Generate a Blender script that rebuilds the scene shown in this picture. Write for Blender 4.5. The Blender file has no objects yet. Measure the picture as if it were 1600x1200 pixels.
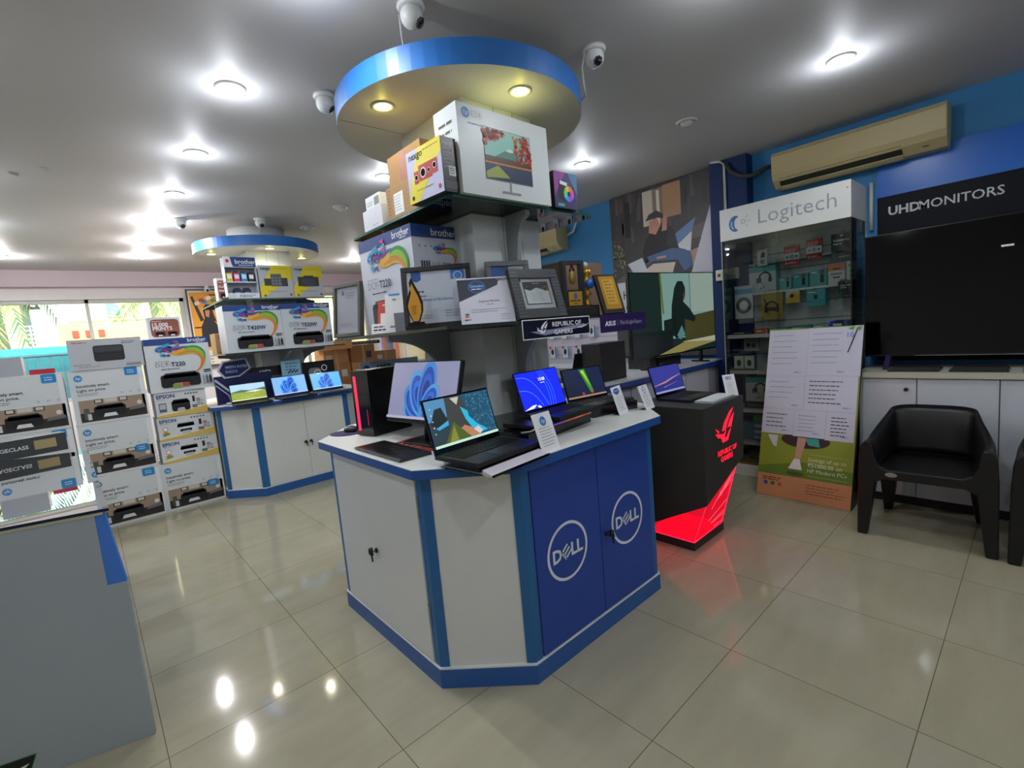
import bpy, math, random
from mathutils import Matrix, Vector
R = math.radians
SC = bpy.context.scene
COL = SC.collection
rnd = random.Random(7)

# ------------------------------------------------------------------ camera
def make_camera():
    pt, rl, yw = R(6.4192), R(-5.0084), R(48.4325)
    f = Vector((math.cos(yw)*math.cos(pt), math.sin(yw)*math.cos(pt), -math.sin(pt)))
    r0 = Vector((math.sin(yw), -math.cos(yw), 0)); u0 = r0.cross(f)
    r = r0*math.cos(rl) + u0*math.sin(rl); u = u0*math.cos(rl) - r0*math.sin(rl)
    cd = bpy.data.cameras.new('camera'); cd.sensor_width = 36; cd.lens = 36*747.304/1600
    cd.clip_start = .05; cd.clip_end = 200
    o = bpy.data.objects.new('camera', cd); COL.objects.link(o)
    o.matrix_world = Matrix(((r.x, u.x, -f.x, 0), (r.y, u.y, -f.y, 0), (r.z, u.z, -f.z, 1.4), (0, 0, 0, 1)))
    SC.camera = o
make_camera()
SC.view_settings.view_transform = 'Standard'; SC.view_settings.look = 'None'
SC.view_settings.gamma = 1; SC.view_settings.use_curve_mapping = False
SC.view_settings.exposure = 0.75
SC.cycles.use_denoising = True
SC.cycles.max_bounces = 8; SC.cycles.diffuse_bounces = 4; SC.cycles.glossy_bounces = 4
SC.cycles.transparent_max_bounces = 16; SC.cycles.sample_clamp_indirect = 6
SC.cycles.caustics_reflective = False; SC.cycles.caustics_refractive = False

# ------------------------------------------------------------------ sky and sun
w = bpy.data.worlds.new('sky'); SC.world = w; w.use_nodes = True
nt = w.node_tree; bg = nt.nodes['Background']
sky = nt.nodes.new('ShaderNodeTexSky'); sky.sky_type = 'NISHITA'; sky.sun_disc = False
sky.sun_elevation = R(48); sky.sun_rotation = R(200); sky.air_density = 1.2; sky.dust_density = 2.5
nt.links.new(sky.outputs[0], bg.inputs[0]); bg.inputs[1].default_value = .5
sl = bpy.data.lights.new('sun', 'SUN'); sl.energy = 2.6; sl.angle = R(.6); sl.color = (1, .95, .86)
so = bpy.data.objects.new('sun', sl); COL.objects.link(so); so.rotation_euler = (R(46), 0, R(22)); so.location = (0, 3, 12)
LAMP_W = 9      # each ceiling downlight, watts
HALO_W = 1.9      # what its bulb throws back on the ceiling
CANOPY_W = 2.5

def portal(name, loc, sx, sy, rot):
    l = bpy.data.lights.new(name, 'AREA'); l.shape = 'RECTANGLE'; l.size = sx; l.size_y = sy; l.cycles.is_portal = True
    o = bpy.data.objects.new(name, l); COL.objects.link(o); o.location = loc; o.rotation_euler = rot
portal('window_portal', (-.85, 8.98, 1.7), 4.3, 1.4, (R(-90), 0, 0))
portal('shopfront_portal', (3.1, 8.98, 1.65), 2.4, 1.5, (R(-90), 0, 0))

# ------------------------------------------------------------------ materials
def lin(h):
    h = h.lstrip('#'); o = []
    for i in (0, 2, 4):
        c = int(h[i:i+2], 16)/255
        o.append(c/12.92 if c <= .04045 else ((c+.055)/1.055)**2.4)
    return (*o, 1)
_mc = {}
def M(hexc, rough=.5, metal=0., spec=.5, coat=0., noise=0., nscale=8.):
    k = (hexc, rough, metal, spec, coat, noise, nscale)
    if k in _mc: return _mc[k]
    m = bpy.data.materials.new('paint_'+hexc.strip('#')); m.use_nodes = True
    b = m.node_tree.nodes['Principled BSDF']
    b.inputs['Base Color'].default_value = lin(hexc); b.inputs['Roughness'].default_value = rough
    b.inputs['Metallic'].default_value = metal; b.inputs['Specular IOR Level'].default_value = spec
    if coat: b.inputs['Coat Weight'].default_value = coat; b.inputs['Coat Roughness'].default_value = .08
    if noise:
        n = m.node_tree; tc = n.nodes.new('ShaderNodeTexCoord'); t = n.nodes.new('ShaderNodeTexNoise')
        t.inputs['Scale'].default_value = nscale; t.inputs['Detail'].default_value = 4
        mx = n.nodes.new('ShaderNodeMix'); mx.data_type = 'RGBA'; c = lin(hexc)
        mx.inputs[6].default_value = tuple(v*(1-noise) for v in c[:3])+(1,); mx.inputs[7].default_value = tuple(min(1, v*(1+noise)) for v in c[:3])+(1,)
        n.links.new(tc.outputs['Object'], t.inputs['Vector']); n.links.new(t.outputs['Fac'], mx.inputs[0]); n.links.new(mx.outputs[2], b.inputs['Base Color'])
    _mc[k] = m; return m
def E(hexc, s=1., sample=False):
    if s < 8: s *= .66
    k = ('E', hexc, s)
    if k in _mc: return _mc[k]
    m = bpy.data.materials.new('glow_'+hexc.strip('#')); m.use_nodes = True
    b = m.node_tree.nodes['Principled BSDF']
    b.inputs['Base Color'].default_value = (.01, .01, .01, 1); b.inputs['Roughness'].default_value = .25
    b.inputs['Emission Color'].default_value = lin(hexc); b.inputs['Emission Strength'].default_value = s
    if not sample: m.cycles.emission_sampling = 'NONE'
    _mc[k] = m; return m
def glass(name, tint, refl=1., rough=.02, ior=1.5, base=0.):
    """Thin pane: tinted see-through, mirror-like by Fresnel."""
    if name in _mc: return _mc[name]
    m = bpy.data.materials.new(name); m.use_nodes = True; n = m.node_tree; n.nodes.clear()
    out = n.nodes.new('ShaderNodeOutputMaterial'); mix = n.nodes.new('ShaderNodeMixShader')
    tr = n.nodes.new('ShaderNodeBsdfTransparent'); tr.inputs[0].default_value = lin(tint)
    gl = n.nodes.new('ShaderNodeBsdfGlossy'); gl.inputs['Roughness'].default_value = rough
    fr = n.nodes.new('ShaderNodeFresnel'); fr.inputs[0].default_value = ior
    ma = n.nodes.new('ShaderNodeMath'); ma.operation = 'MULTIPLY_ADD'; ma.inputs[1].default_value = refl; ma.inputs[2].default_value = base; ma.use_clamp = True
    n.links.new(fr.outputs[0], ma.inputs[0]); n.links.new(ma.outputs[0], mix.inputs[0])
    n.links.new(tr.outputs[0], mix.inputs[1]); n.links.new(gl.outputs[0], mix.inputs[2]); n.links.new(mix.outputs[0], out.inputs[0])
    _mc[name] = m; return m
def floor_mat():
    m = bpy.data.materials.new('vitrified_floor_tile'); m.use_nodes = True; n = m.node_tree; L = n.links.new
    b = n.nodes['Principled BSDF']; geo = n.nodes.new('ShaderNodeNewGeometry'); sep = n.nodes.new('ShaderNodeSeparateXYZ'); L(geo.outputs['Position'], sep.inputs[0])
    def math_(op, a, v=None, v2=None):
        x = n.nodes.new('ShaderNodeMath'); x.operation = op
        L(a, x.inputs[0]) if not isinstance(a, float) else None
        if v is not None:
            if isinstance(v, (int, float)): x.inputs[1].default_value = v
            else: L(v, x.inputs[1])
        return x.outputs[0]
    ds = []; ids = []
    for ax, off in ((0, .635), (1, .845)):
        s = math_('DIVIDE', math_('SUBTRACT', sep.outputs[ax], off-60), .6)
        fr = math_('FRACT', s); ids.append(math_('FLOOR', s))
        ds.append(math_('ABSOLUTE', math_('SUBTRACT', fr, .5)))
    mx = math_('MAXIMUM', ds[0], ds[1]); g = math_('GREATER_THAN', mx, .4976)
    # streaky stone figure, shifted from tile to tile
    comb = n.nodes.new('ShaderNodeCombineXYZ'); L(math_('MULTIPLY', ids[0], 3.7), comb.inputs[0]); L(math_('MULTIPLY', ids[1], 5.3), comb.inputs[1])
    sc = n.nodes.new('ShaderNodeVectorMath'); sc.operation = 'MULTIPLY'; L(geo.outputs['Position'], sc.inputs[0]); sc.inputs[1].default_value = (1.2, 4.5, 1)
    ad = n.nodes.new('ShaderNodeVectorMath'); L(sc.outputs[0], ad.inputs[0]); L(comb.outputs[0], ad.inputs[1])
    no = n.nodes.new('ShaderNodeTexNoise'); no.inputs['Scale'].default_value = 1.6; no.inputs['Detail'].default_value = 6; no.inputs['Roughness'].default_value = .62; L(ad.outputs[0], no.inputs['Vector'])
    cr = n.nodes.new('ShaderNodeValToRGB'); cr.color_ramp.elements[0].position = .25; cr.color_ramp.elements[0].color = lin('#99937c'); cr.color_ramp.elements[1].position = .75; cr.color_ramp.elements[1].color = lin('#a8a28b')
    L(no.outputs['Fac'], cr.inputs[0])
    mix = n.nodes.new('ShaderNodeMix'); mix.data_type = 'RGBA'; L(g, mix.inputs[0]); L(cr.outputs[0], mix.inputs[6]); mix.inputs[7].default_value = lin('#5f5844'); L(mix.outputs[2], b.inputs['Base Color'])
    b.inputs['Roughness'].default_value = .075; b.inputs['Specular IOR Level'].default_value = .5
    return m

# ------------------------------------------------------------------ mesh building
_tc = {}
def text_shape(s, bold):
    k = (s, bold)
    if k in _tc: return _tc[k]
    c = bpy.data.curves.new('t', 'FONT'); c.body = s; c.size = 1; c.resolution_u = 2; c.offset = bold
    o = bpy.data.objects.new('t', c); COL.objects.link(o); dg = bpy.context.evaluated_depsgraph_get(); dg.update()
    me = o.evaluated_get(dg).to_mesh()
    v = [(p.co.x, p.co.y) for p in me.vertices]; f = [tuple(p.vertices) for p in me.polygons]
    # keep faces looking along +w
    ff = []
    for q in f:
        a = sum(v[q[i]][0]*v[q[(i+1) % len(q)]][1]-v[q[(i+1) % len(q)]][0]*v[q[i]][1] for i in range(len(q)))
        ff.append(q if a > 0 else q[::-1])
    o.evaluated_get(dg).to_mesh_clear(); bpy.data.objects.remove(o); bpy.data.curves.remove(c)
    x0 = min((p[0] for p in v), default=0); x1 = max((p[0] for p in v), default=0)
    _tc[k] = (v, ff, x0, x1); return _tc[k]

class MB:
    def __init__(s): s.v = []; s.f = []; s.mi = []; s.mats = []; s.M = Matrix(); s.sm = []
    def m(s, mat):
        if mat not in s.mats: s.mats.append(mat)
        return s.mats.index(mat)
    def add(s, vs, fs, mat, smooth=False):
        b = len(s.v); s.v += [tuple(s.M @ Vector(p)) for p in vs]; i = s.m(mat)
        for q in fs: s.f.append(tuple(b+k for k in q)); s.mi.append(i); s.sm.append(smooth)
        return s
    def box(s, x0, y0, z0, x1, y1, z1, mat, mats=None):
        """mats: overrides for (-x,+x,-y,+y,-z,+z)"""
        vs = [(x, y, z) for z in (z0, z1) for y in (y0, y1) for x in (x0, x1)]
        fs = [(0, 4, 6, 2), (1, 3, 7, 5), (0, 1, 5, 4), (2, 6, 7, 3), (0, 2, 3, 1), (4, 5, 7, 6)]
        for k, q in enumerate(fs): s.add(vs if k == 0 else [], [], mat) if False else None
        b = len(s.v); s.v += [tuple(s.M @ Vector(p)) for p in vs]
        for k, q in enumerate(fs):
            s.f.append(tuple(b+j for j in q)); s.mi.append(s.m((mats or {}).get(k, mat))); s.sm.append(False)
        return s
    def prism(s, poly, z0, z1, mat, top=None, bot=None):
        n = len(poly); a = sum(poly[i][0]*poly[(i+1) % n][1]-poly[(i+1) % n][0]*poly[i][1] for i in range(n))
        if a < 0: poly = poly[::-1]
        b = len(s.v); s.v += [tuple(s.M @ Vector((*p, z0))) for p in poly]+[tuple(s.M @ Vector((*p, z1))) for p in poly]
        for i in range(n):
            j = (i+1) % n; s.f.append((b+i, b+j, b+n+j, b+n+i)); s.mi.append(s.m(mat)); s.sm.append(False)
        s.f.append(tuple(b+n+i for i in range(n))); s.mi.append(s.m(top or mat)); s.sm.append(False)
        s.f.append(tuple(b+n-1-i for i in range(n))); s.mi.append(s.m(bot or mat)); s.sm.append(False)
        return s
    def extr(s, poly, axis, a0, a1, mat, cap=None):
        """Polygon in the plane across AXIS ('x': (y,z), 'y': (x,z)), pushed from a0 to a1."""
        old = s.M
        if axis == 'x': s.M = old @ Matrix(((0, 0, 1, 0), (1, 0, 0, 0), (0, 1, 0, 0), (0, 0, 0, 1)))
        else: s.M = old @ Matrix(((1, 0, 0, 0), (0, 0, -1, 0), (0, 1, 0, 0), (0, 0, 0, 1))); a0, a1 = -a1, -a0
        s.prism(poly, a0, a1, mat, cap, cap); s.M = old; return s
    def lathe(s, prof, mat, n=24, c=(0, 0, 0), smooth=True):
        vs = []; fs = []
        for r, z in prof:
            for i in range(n): a = 2*math.pi*i/n; vs.append((c[0]+r*math.cos(a), c[1]+r*math.sin(a), c[2]+z))
        for k in range(len(prof)-1):
            for i in range(n): j = (i+1) % n; fs.append((k*n+i, k*n+j, k*n+n+j, k*n+n+i))
        if prof[0][0] > 1e-6: fs.append(tuple(n-1-i for i in range(n)))
        if prof[-1][0] > 1e-6: fs.append(tuple((len(prof)-1)*n+i for i in range(n)))
        return s.add(vs, fs, mat, smooth)
    def tube(s, pts, r, mat, n=8):
        pts = [Vector(p) for p in pts]; vs = []; fs = []; k = len(pts)
        for i, p in enumerate(pts):
            t = (pts[min(i+1, k-1)]-pts[max(i-1, 0)]).normalized(); a = Vector((0, 0, 1)) if abs(t.z) < .9 else Vector((1, 0, 0))
            x = t.cross(a).normalized(); y = t.cross(x); rr = r[i] if isinstance(r, (list, tuple)) else r
            for j in range(n): q = 2*math.pi*j/n; vs.append(tuple(p+x*rr*math.cos(q)+y*rr*math.sin(q)))
        for i in range(k-1):
            for j in range(n): l = (j+1) % n; fs.append((i*n+l, i*n+j, i*n+n+j, i*n+n+l))
        fs.append(tuple(range(n))); fs.append(tuple((k-1)*n+n-1-j for j in range(n)))
        return s.add(vs, fs, mat, True)
    def ball(s, c, r, mat, sx=1, sy=1, sz=1, n=16):
        prof = [(max(1e-7, r*math.sin(math.pi*i/(n//2))), -r*math.cos(math.pi*i/(n//2))) for i in range(n//2+1)]
        old = s.M; s.M = old @ Matrix.Translation(c) @ Matrix.Diagonal((sx, sy, sz, 1)); s.lathe(prof, mat, n); s.M = old; return s
    def face(s, o, u, v):
        """A drawing surface at corner O with directions U (right) and V (up); the outside is U x V."""
        return Art(s, o, u, v)
    def build(s, name, parent=None, bevel=0, loc=None, rz=0, seg=2):
        me = bpy.data.meshes.new(name); me.from_pydata(s.v, [], s.f)
        for m_ in s.mats: me.materials.append(m_)
        me.polygons.foreach_set('material_index', s.mi); me.polygons.foreach_set('use_smooth', s.sm); me.update()
        o = bpy.data.objects.new(name, me); COL.objects.link(o)
        if parent is not None: o.parent = parent
        if loc is not None: o.location = loc
        o.rotation_euler = (0, 0, R(rz))
        if bevel:
            b = o.modifiers.new('soft_edges', 'BEVEL'); b.width = bevel; b.segments = seg; b.limit_method = 'ANGLE'; b.angle_limit = R(40)
        return o

class Art:
    """Flat printing on a face: every layer lies .5 mm above the one below."""
    ST = .0005
    def __init__(s, mb, o, u, v):
        s.mb = mb; u = Vector(u).normalized(); v = Vector(v).normalized(); n = u.cross(v); o = Vector(o)
        s.F = Matrix(((u.x, v.x, n.x, o.x), (u.y, v.y, n.y, o.y), (u.z, v.z, n.z, o.z), (0, 0, 0, 1)))
    def _a(s, pts, fs, mat, l):
        old = s.mb.M; s.mb.M = old @ s.F; s.mb.add([(p[0], p[1], s.ST*l) for p in pts], fs, mat); s.mb.M = old; return s
    def poly(s, pts, mat, l=1):
        n = len(pts); a = sum(pts[i][0]*pts[(i+1) % n][1]-pts[(i+1) % n][0]*pts[i][1] for i in range(n))
        if a < 0: pts = pts[::-1]
        return s._a(pts, [tuple(range(n))], mat, l)
    def rect(s, x0, y0, x1, y1, mat, l=1): return s._a([(x0, y0), (x1, y0), (x1, y1), (x0, y1)], [(0, 1, 2, 3)], mat, l)
    def rrect(s, x0, y0, x1, y1, r, mat, l=1):
        p = []
        for cx, cy, a in ((x1-r, y1-r, 0), (x0+r, y1-r, 90), (x0+r, y0+r, 180), (x1-r, y0+r, 270)):
            p += [(cx+r*math.cos(R(a+t)), cy+r*math.sin(R(a+t))) for t in (0, 30, 60, 90)]
        return s.poly(p, mat, l)
    def circ(s, x, y, r, mat, l=1, n=24, sy=1.):
        return s._a([(x+r*math.cos(2*math.pi*i/n), y+sy*r*math.sin(2*math.pi*i/n)) for i in range(n)], [tuple(range(n))], mat, l)
    def band(s, x, y, r0, r1, a0, a1, mat, l=1, n=16, sy=1.):
        p = []; f = []
        for i in range(n+1):
            a = R(a0+(a1-a0)*i/n); q0 = r0(i/n) if callable(r0) else r0; q1 = r1(i/n) if callable(r1) else r1
            p += [(x+q0*math.cos(a), y+sy*q0*math.sin(a)), (x+q1*math.cos(a), y+sy*q1*math.sin(a))]
        for i in range(n): f.append((2*i, 2*i+1, 2*i+3, 2*i+2) if a1 > a0 else (2*i+1, 2*i, 2*i+2, 2*i+3))
        return s._a(p, f, mat, l)
    def line(s, pts, wd, mat, l=1):
        p = []; f = []
        for i, q in enumerate(pts):
            a = pts[max(i-1, 0)]; b = pts[min(i+1, len(pts)-1)]; dx, dy = b[0]-a[0], b[1]-a[1]; d = math.hypot(dx, dy) or 1
            ww = wd[i] if isinstance(wd, (list, tuple)) else wd
            p += [(q[0]-dy/d*ww/2, q[1]+dx/d*ww/2), (q[0]+dy/d*ww/2, q[1]-dx/d*ww/2)]
        for i in range(len(pts)-1): f.append((2*i, 2*i+1, 2*i+3, 2*i+2))
        return s._a(p, f, mat, l)
    def text(s, t, x, y, size, mat, l=2, al='l', bold=0., shear=0., rot=0., sx=1.):
        v, f, x0, x1 = text_shape(t, bold); off = {'l': -x0, 'c': -(x0+x1)/2, 'r': -x1}[al]; ca, sa = math.cos(R(rot)), math.sin(R(rot)); P = []
        for p in v:
            a = (p[0]+off+shear*p[1])*size*sx; b = p[1]*size; P.append((x+a*ca-b*sa, y+a*sa+b*ca))
        return s._a(P, f, mat, l)
    def para(s, x, y, wd, n, dy, th, mat, l=2, seed=1, ragged=.3):
        """Lines of small illegible print."""
        r = random.Random(seed)
        for i in range(n):
            cx = x; end = x+wd*(1-ragged*r.random())
            while cx < end:
                ww = th*r.uniform(1.5, 5); s.rect(cx, y-i*dy, min(cx+ww, end), y-i*dy+th, mat, l); cx += ww+th*.8
        return s

def tag(o, label, cat, group=None, kind=None):
    o['label'] = label; o['category'] = cat
    if group: o['group'] = group
    if kind: o['kind'] = kind
    return o
def struct(o): o['kind'] = 'structure'; return o
def thing(name, label, cat, loc=(0, 0, 0), rz=0, group=None, tilt=0):
    o = bpy.data.objects.new(name, None); COL.objects.link(o); o.empty_display_size = .1
    o.location = loc; o.rotation_euler = (R(-tilt), 0, R(rz)); return tag(o, label, cat, group)
def dup(root, loc, rz=None, label=None, group=None):
    r = root.copy(); COL.objects.link(r); r.location = loc
    if rz is not None: r.rotation_euler = (0, 0, R(rz))
    if label: r['label'] = label
    if group: r['group'] = group
    for ch in [c for c in root.children]:
        c = ch.copy(); COL.objects.link(c); c.parent = r
        for g in [q for q in ch.children]:
            d = g.copy(); COL.objects.link(d); d.parent = c
    return r
WHITE = M('#d9dbd8', .45); LAMINATE = M('#d4d6d3', .4, noise=.03, nscale=3); BLUE = M('#1f5f9e', .35); DEEP = M('#1c4197', .4)
BLACK = M('#0b0b0c', .4); GLOSSBLACK = M('#070708', .12); INK = M('#15171c', .6); GREY = M('#8b8f90', .45); STEEL = M('#9a9c9d', .3, .8)
PAPER = M('#e8e8ea', .6); CARD = M('#a9865c', .8, noise=.1, nscale=14); NAVY = M('#1d3f7e', .45); RED = M('#c8231f', .5)
GLASS = glass('clear_pane', '#e6efec', 1.); SHELFGLASS = glass('shelf_glass', '#b9cdc6', 1., base=.03); EDGE = M('#1e5a4d', .15)
# ------------------------------------------------------------------ the room
ZC = 2.7; WX = 4.49; WY = 8.9
CEIL = M('#c0bfc1', .55, noise=.04, nscale=1.5); WALLBLUE = M('#2f7fb8', .6); WALLWHITE = M('#dedbdc', .6); PILLAR = M('#112c60', .55, 0, .3)
FLOOR = floor_mat()
struct(MB().box(-4.2, -4.2, -.1, WX+.2, WY+.15, 0, FLOOR).build('floor'))
struct(MB().box(-4.2, -4.2, ZC, WX+.2, WY+.15, ZC+.15, CEIL).build('ceiling'))
wr = MB()
wr.box(WX, -4.2, 0, WX+.15, 6.9, ZC, WALLBLUE); wr.box(WX, 6.9, 2.2, WX+.15, WY, ZC, WALLWHITE); wr.box(WX, 6.9, 0, WX+.15, WY, .15, WALLWHITE)
struct(wr.build('wall_right'))
struct(MB().box(-4.2, -4.2, 0, -4.05, WY, ZC, WALLWHITE).build('wall_left'))
struct(MB().box(-4.05, -4.2, 0, WX, -4.05, ZC, WALLWHITE).build('wall_back'))
wf = MB()
wf.box(-4.05, WY, 0, -3, WY+.15, ZC, WALLWHITE); wf.box(-3, WY, 0, 1.3, WY+.15, .95, WALLWHITE); wf.box(-3, WY, 2.33, 1.3, WY+.15, ZC, WALLWHITE)
wf.box(1.3, WY, 0, 1.9, WY+.15, ZC, WALLWHITE); wf.box(1.9, WY, 2.38, 4.3, WY+.15, ZC, WALLWHITE); wf.box(1.9, WY, 0, 4.3, WY+.15, .9, WALLWHITE); wf.box(4.3, WY, 0, WX, WY+.15, ZC, WALLWHITE)
struct(wf.build('wall_far'))
struct(MB().box(-4.05, WY-.14, 2.49, WX, WY, ZC, M('#c9b9c2', .6)).build('trim_1'))
FR = M('#b9bbb6', .45)
def window(name, x0, x1, z0, z1, mull):
    o = MB(); t = .05
    for a, b, c, d in ((x0, z0, x1, z0+t), (x0, z1-t, x1, z1), (x0, z0, x0+t, z1), (x1-t, z0, x1, z1)): o.box(a, WY+.03, b, c, WY+.1, d, FR)
    for m in mull: o.box(m-.02, WY+.03, z0, m+.02, WY+.1, z1, FR)
    f = struct(o.build(name)); g = MB().box(x0+t, WY+.06, z0+t, x1-t, WY+.066, z1-t, glass('window_glass', '#f4faf8', .8)).build('pane', f)
window('window_1', -3, 1.3, .95, 2.33, (-1.6, .17))
window('window_2', 1.9, 4.3, .9, 2.38, (3.1,))
o = MB()
for a, b, c, d in ((6.9, .15, 6.95, 2.2), (8.85, .15, 8.9, 2.2), (6.9, 2.15, 8.9, 2.2), (6.9, .15, 8.9, .2), (8.36, .15, 8.46, 2.2)):
    o.box(WX+.03, a, b, WX+.1, c, d, M('#d98a78', .5))
f = struct(o.build('window_3')); MB().box(WX+.06, 6.95, .2, WX+.066, 8.85, 2.15, glass('window_glass', '#f4faf8', .8)).build('pane', f)
struct(MB().tube([(4.468, .885, 1.9), (4.468, .885, 2.24)], .012, M('#c9ccc2', .5)).build('trim_4'))
p = MB().box(4.36, 1.72, 0, WX, 2.04, ZC, PILLAR); struct(p.build('trim_2'))
struct(MB().tube([(4.348, 1.9, 1.78), (4.348, 1.9, 2.66), (4.33, 1.93, 2.69), (4.3, 2.0, 2.695)], .011, M('#c9ccc2', .5)).build('trim_3'))

# ------------------------------------------------------------------ outside the window
struct(MB().box(-14, WY+.15, -.15, 18, 30, -.05, M('#8f8a80', .9, noise=.1)).build('street'))
b = thing('house', 'cream plastered house with a small window across the street', 'house', (0, 16, 0))
m = MB().box(-.1, 0, 0, 6.5, 5, 7, M('#e6d6a8', .85, noise=.05, nscale=2))
for i in range(14): m.box(-.11, -.02, .5*i+.02, 6.51, 0, .5*i+.05, M('#cdbb8b', .85))
m.build('wall', b)
m = MB().box(.62, -.05, 2.62, .95, .02, 3.15, M('#c9d2cc', .4)); m.box(.66, -.07, 2.67, .91, -.04, 3.1, M('#6f8a88', .2)); m.build('window', b)
m = MB().box(2.9, -.05, 1.2, 3.9, .02, 3.2, M('#7d8a8a', .3)); m.build('window', b)
h = thing('house', 'grey roofed house half hidden behind palm fronds', 'house', (-6.6, 20, 0))
MB().box(0, 0, 0, 5.5, 4, 3.6, M('#bdb8a6', .85)).build('wall', h)
m = MB().extr([(-.3, 3.6), (5.8, 3.6), (5, 4.5), (.5, 4.5)], 'y', -.3, 4.2, M('#8f8d84', .8)); m.build('roof', h)
h2 = thing('shop_building', 'orange and teal painted shop front across the street beyond the far glazing', 'building', (7.2, 14.5, 0))
m = MB().box(0, 0, 0, 7, 4, 6, M('#e2c7a0', .85)); m.box(.2, -.05, 2.4, 6.8, 0, 3.1, M('#d9713c', .7)); m.box(.2, -.06, 1.5, 6.8, 0, 1.9, M('#5aa0a8', .7)); m.build('wall', h2)
for i in range(3): MB().box(.5+2.1*i, -.04, .2, 2.1+2.1*i, .02, 1.45, M('#56636b', .3)).build('shutter', h2)
fw = thing('boundary_wall', 'orange plastered boundary wall with a white lattice opening', 'wall', (-6, 13, 0))
m = MB().box(0, 0, 0, 4.95, .15, 2.28, M('#e3b98a', .85)); m.box(5.75, 0, 0, 8.2, .15, 2.28, M('#e3b98a', .85)); m.box(4.95, 0, 0, 5.75, .15, 1.6, M('#e3b98a', .85))
for x in (4.3, 4.55, 4.8, 5.95, 6.15, 6.35):
    for z in (1.75, 2.0): m.box(x, -.02, z, x+.1, 0, z+.14, M('#a3543a', .8))
m.build('masonry', fw)
m = MB()
for i in range(10): m.box(4.95+.08*i, .05, 1.6, 4.975+.08*i, .1, 2.28, PAPER)
for i in range(9): m.box(4.95, .04, 1.62+.08*i, 5.75, .09, 1.645+.08*i, PAPER)
m.build('lattice', fw)
tag(MB().box(-3.2, 10.2, .2, .12, 10.22, 1.76, M('#58b9bd', .7, noise=.25, nscale=9)).build('tarpaulin'), 'teal sheet hung on the railing outside the long window', 'sheet')
m = MB()
for i in range(26): m.tube([(-3.2+.13*i, 10.05, .1), (-3.2+.13*i, 10.05, 1.62)], .008, M('#7d8f94', .5), 5)
m.tube([(-3.25, 10.05, 1.62), (.1, 10.05, 1.62)], .014, M('#7d8f94', .5)); m.tube([(-3.25, 10.05, .3), (.1, 10.05, .3)], .014, M('#7d8f94', .5))
tag(m.build('railing'), 'thin grey metal railing in front of the teal sheet', 'railing')
LEAF = [M('#4f7f2b', .7), M('#7aa33d', .7), M('#3c6b2b', .7), M('#9bb85a', .7)]
def palm(x, y, hgt, n, ln, label, seed):
    r = random.Random(seed); t = thing('palm_tree', label, 'tree', (x, y, 0), group='palms across the street')
    MB().tube([(0, 0, 0), (.08, 0, hgt*.5), (.02, .05, hgt)], [.13, .1, .08], M('#8f8470', .9)).build('trunk', t)
    m = MB()
    for i in range(n):
        a = 2*math.pi*i/n+r.uniform(-.2, .2); up = r.uniform(.1, .9); d = Vector((math.cos(a), math.sin(a), 0)); P = []
        for k in range(9):
            q = k/8; P.append(Vector((.02, .05, hgt))+d*ln*q*(1-.15*q)+Vector((0, 0, ln*(up*q-1.1*q*q))))
        for k in range(8):
            a0, b0 = P[k], P[k+1]; sd = (b0-a0).cross(Vector((0, 0, 1))).normalized()
            for sgn in (-1, 1):
                for j in range(3):
                    s0 = a0.lerp(b0, j/3); tip = s0+sd*sgn*ln*.26*(1-.55*k/8)+(b0-a0)*.8-Vector((0, 0, .12*ln)); s1 = a0.lerp(b0, j/3+.2)
                    m.add([s0, tip, s1], [(0, 1, 2)], r.choice(LEAF))
    m.build('fronds', t)
palm(-1.0, 11.6, 3.0, 12, 1.15, 'tall palm with arching fronds over the boundary wall', 1)
palm(1.5, 14.8, 3.0, 12, 1.1, 'palm with fronds in front of the cream house', 2)
palm(-3.6, 14.8, 2.7, 12, 1.2, 'short palm beside the grey roofed house', 3)
def shrub(x, y, rad, label, seed):
    r = random.Random(seed); t = thing('shrub', label, 'bush', (x, y, 0), group='bushes outside the long window'); m = MB()
    for i in range(420):
        a, b_ = r.uniform(0, 6.283), r.uniform(-1, 1); q = math.sqrt(1-b_*b_); k = rad*r.uniform(.6, 1)
        c = Vector((k*q*math.cos(a), k*q*math.sin(a), rad*1.5+1.3*k*b_)); u = Vector((r.uniform(-1, 1), r.uniform(-1, 1), r.uniform(-1, 1))).normalized()*.1; v = u.cross(Vector((r.uniform(-1, 1), r.uniform(-1, 1), 1))).normalized()*.05
        m.add([c-u, c+v, c+u, c-v], [(0, 1, 2, 3)], r.choice(LEAF))
    m.build('foliage', t); MB().tube([(0, 0, 0), (0, 0, rad*1.4)], [.05, .03], M('#6d5a42', .9)).build('stem', t)
shrub(-2.6, 11.3, .62, 'round bright green bush in front of the boundary wall', 5)
shrub(-3.9, 11.3, .6, 'dark green bush beyond the teal sheet', 6)
cl = thing('louvred_wall', 'cream louvred wall beside the salmon framed glazing', 'wall', (5.6, 5.6, 0))
m = MB().box(0, 0, 0, .1, 4, 3.2, M('#e6e3c6', .8))
for i in range(24): m.box(-.03, 0, .1+.13*i, 0, 4, .16+.13*i, M('#d2cfae', .8))
m.build('slats', cl)
tag(MB().box(4.75, 8.55, 0, 4.85, 9.6, 2.6, M('#3d79c4', .6)).build('hoarding'), 'blue hoarding board outside at the far corner', 'board')

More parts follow.
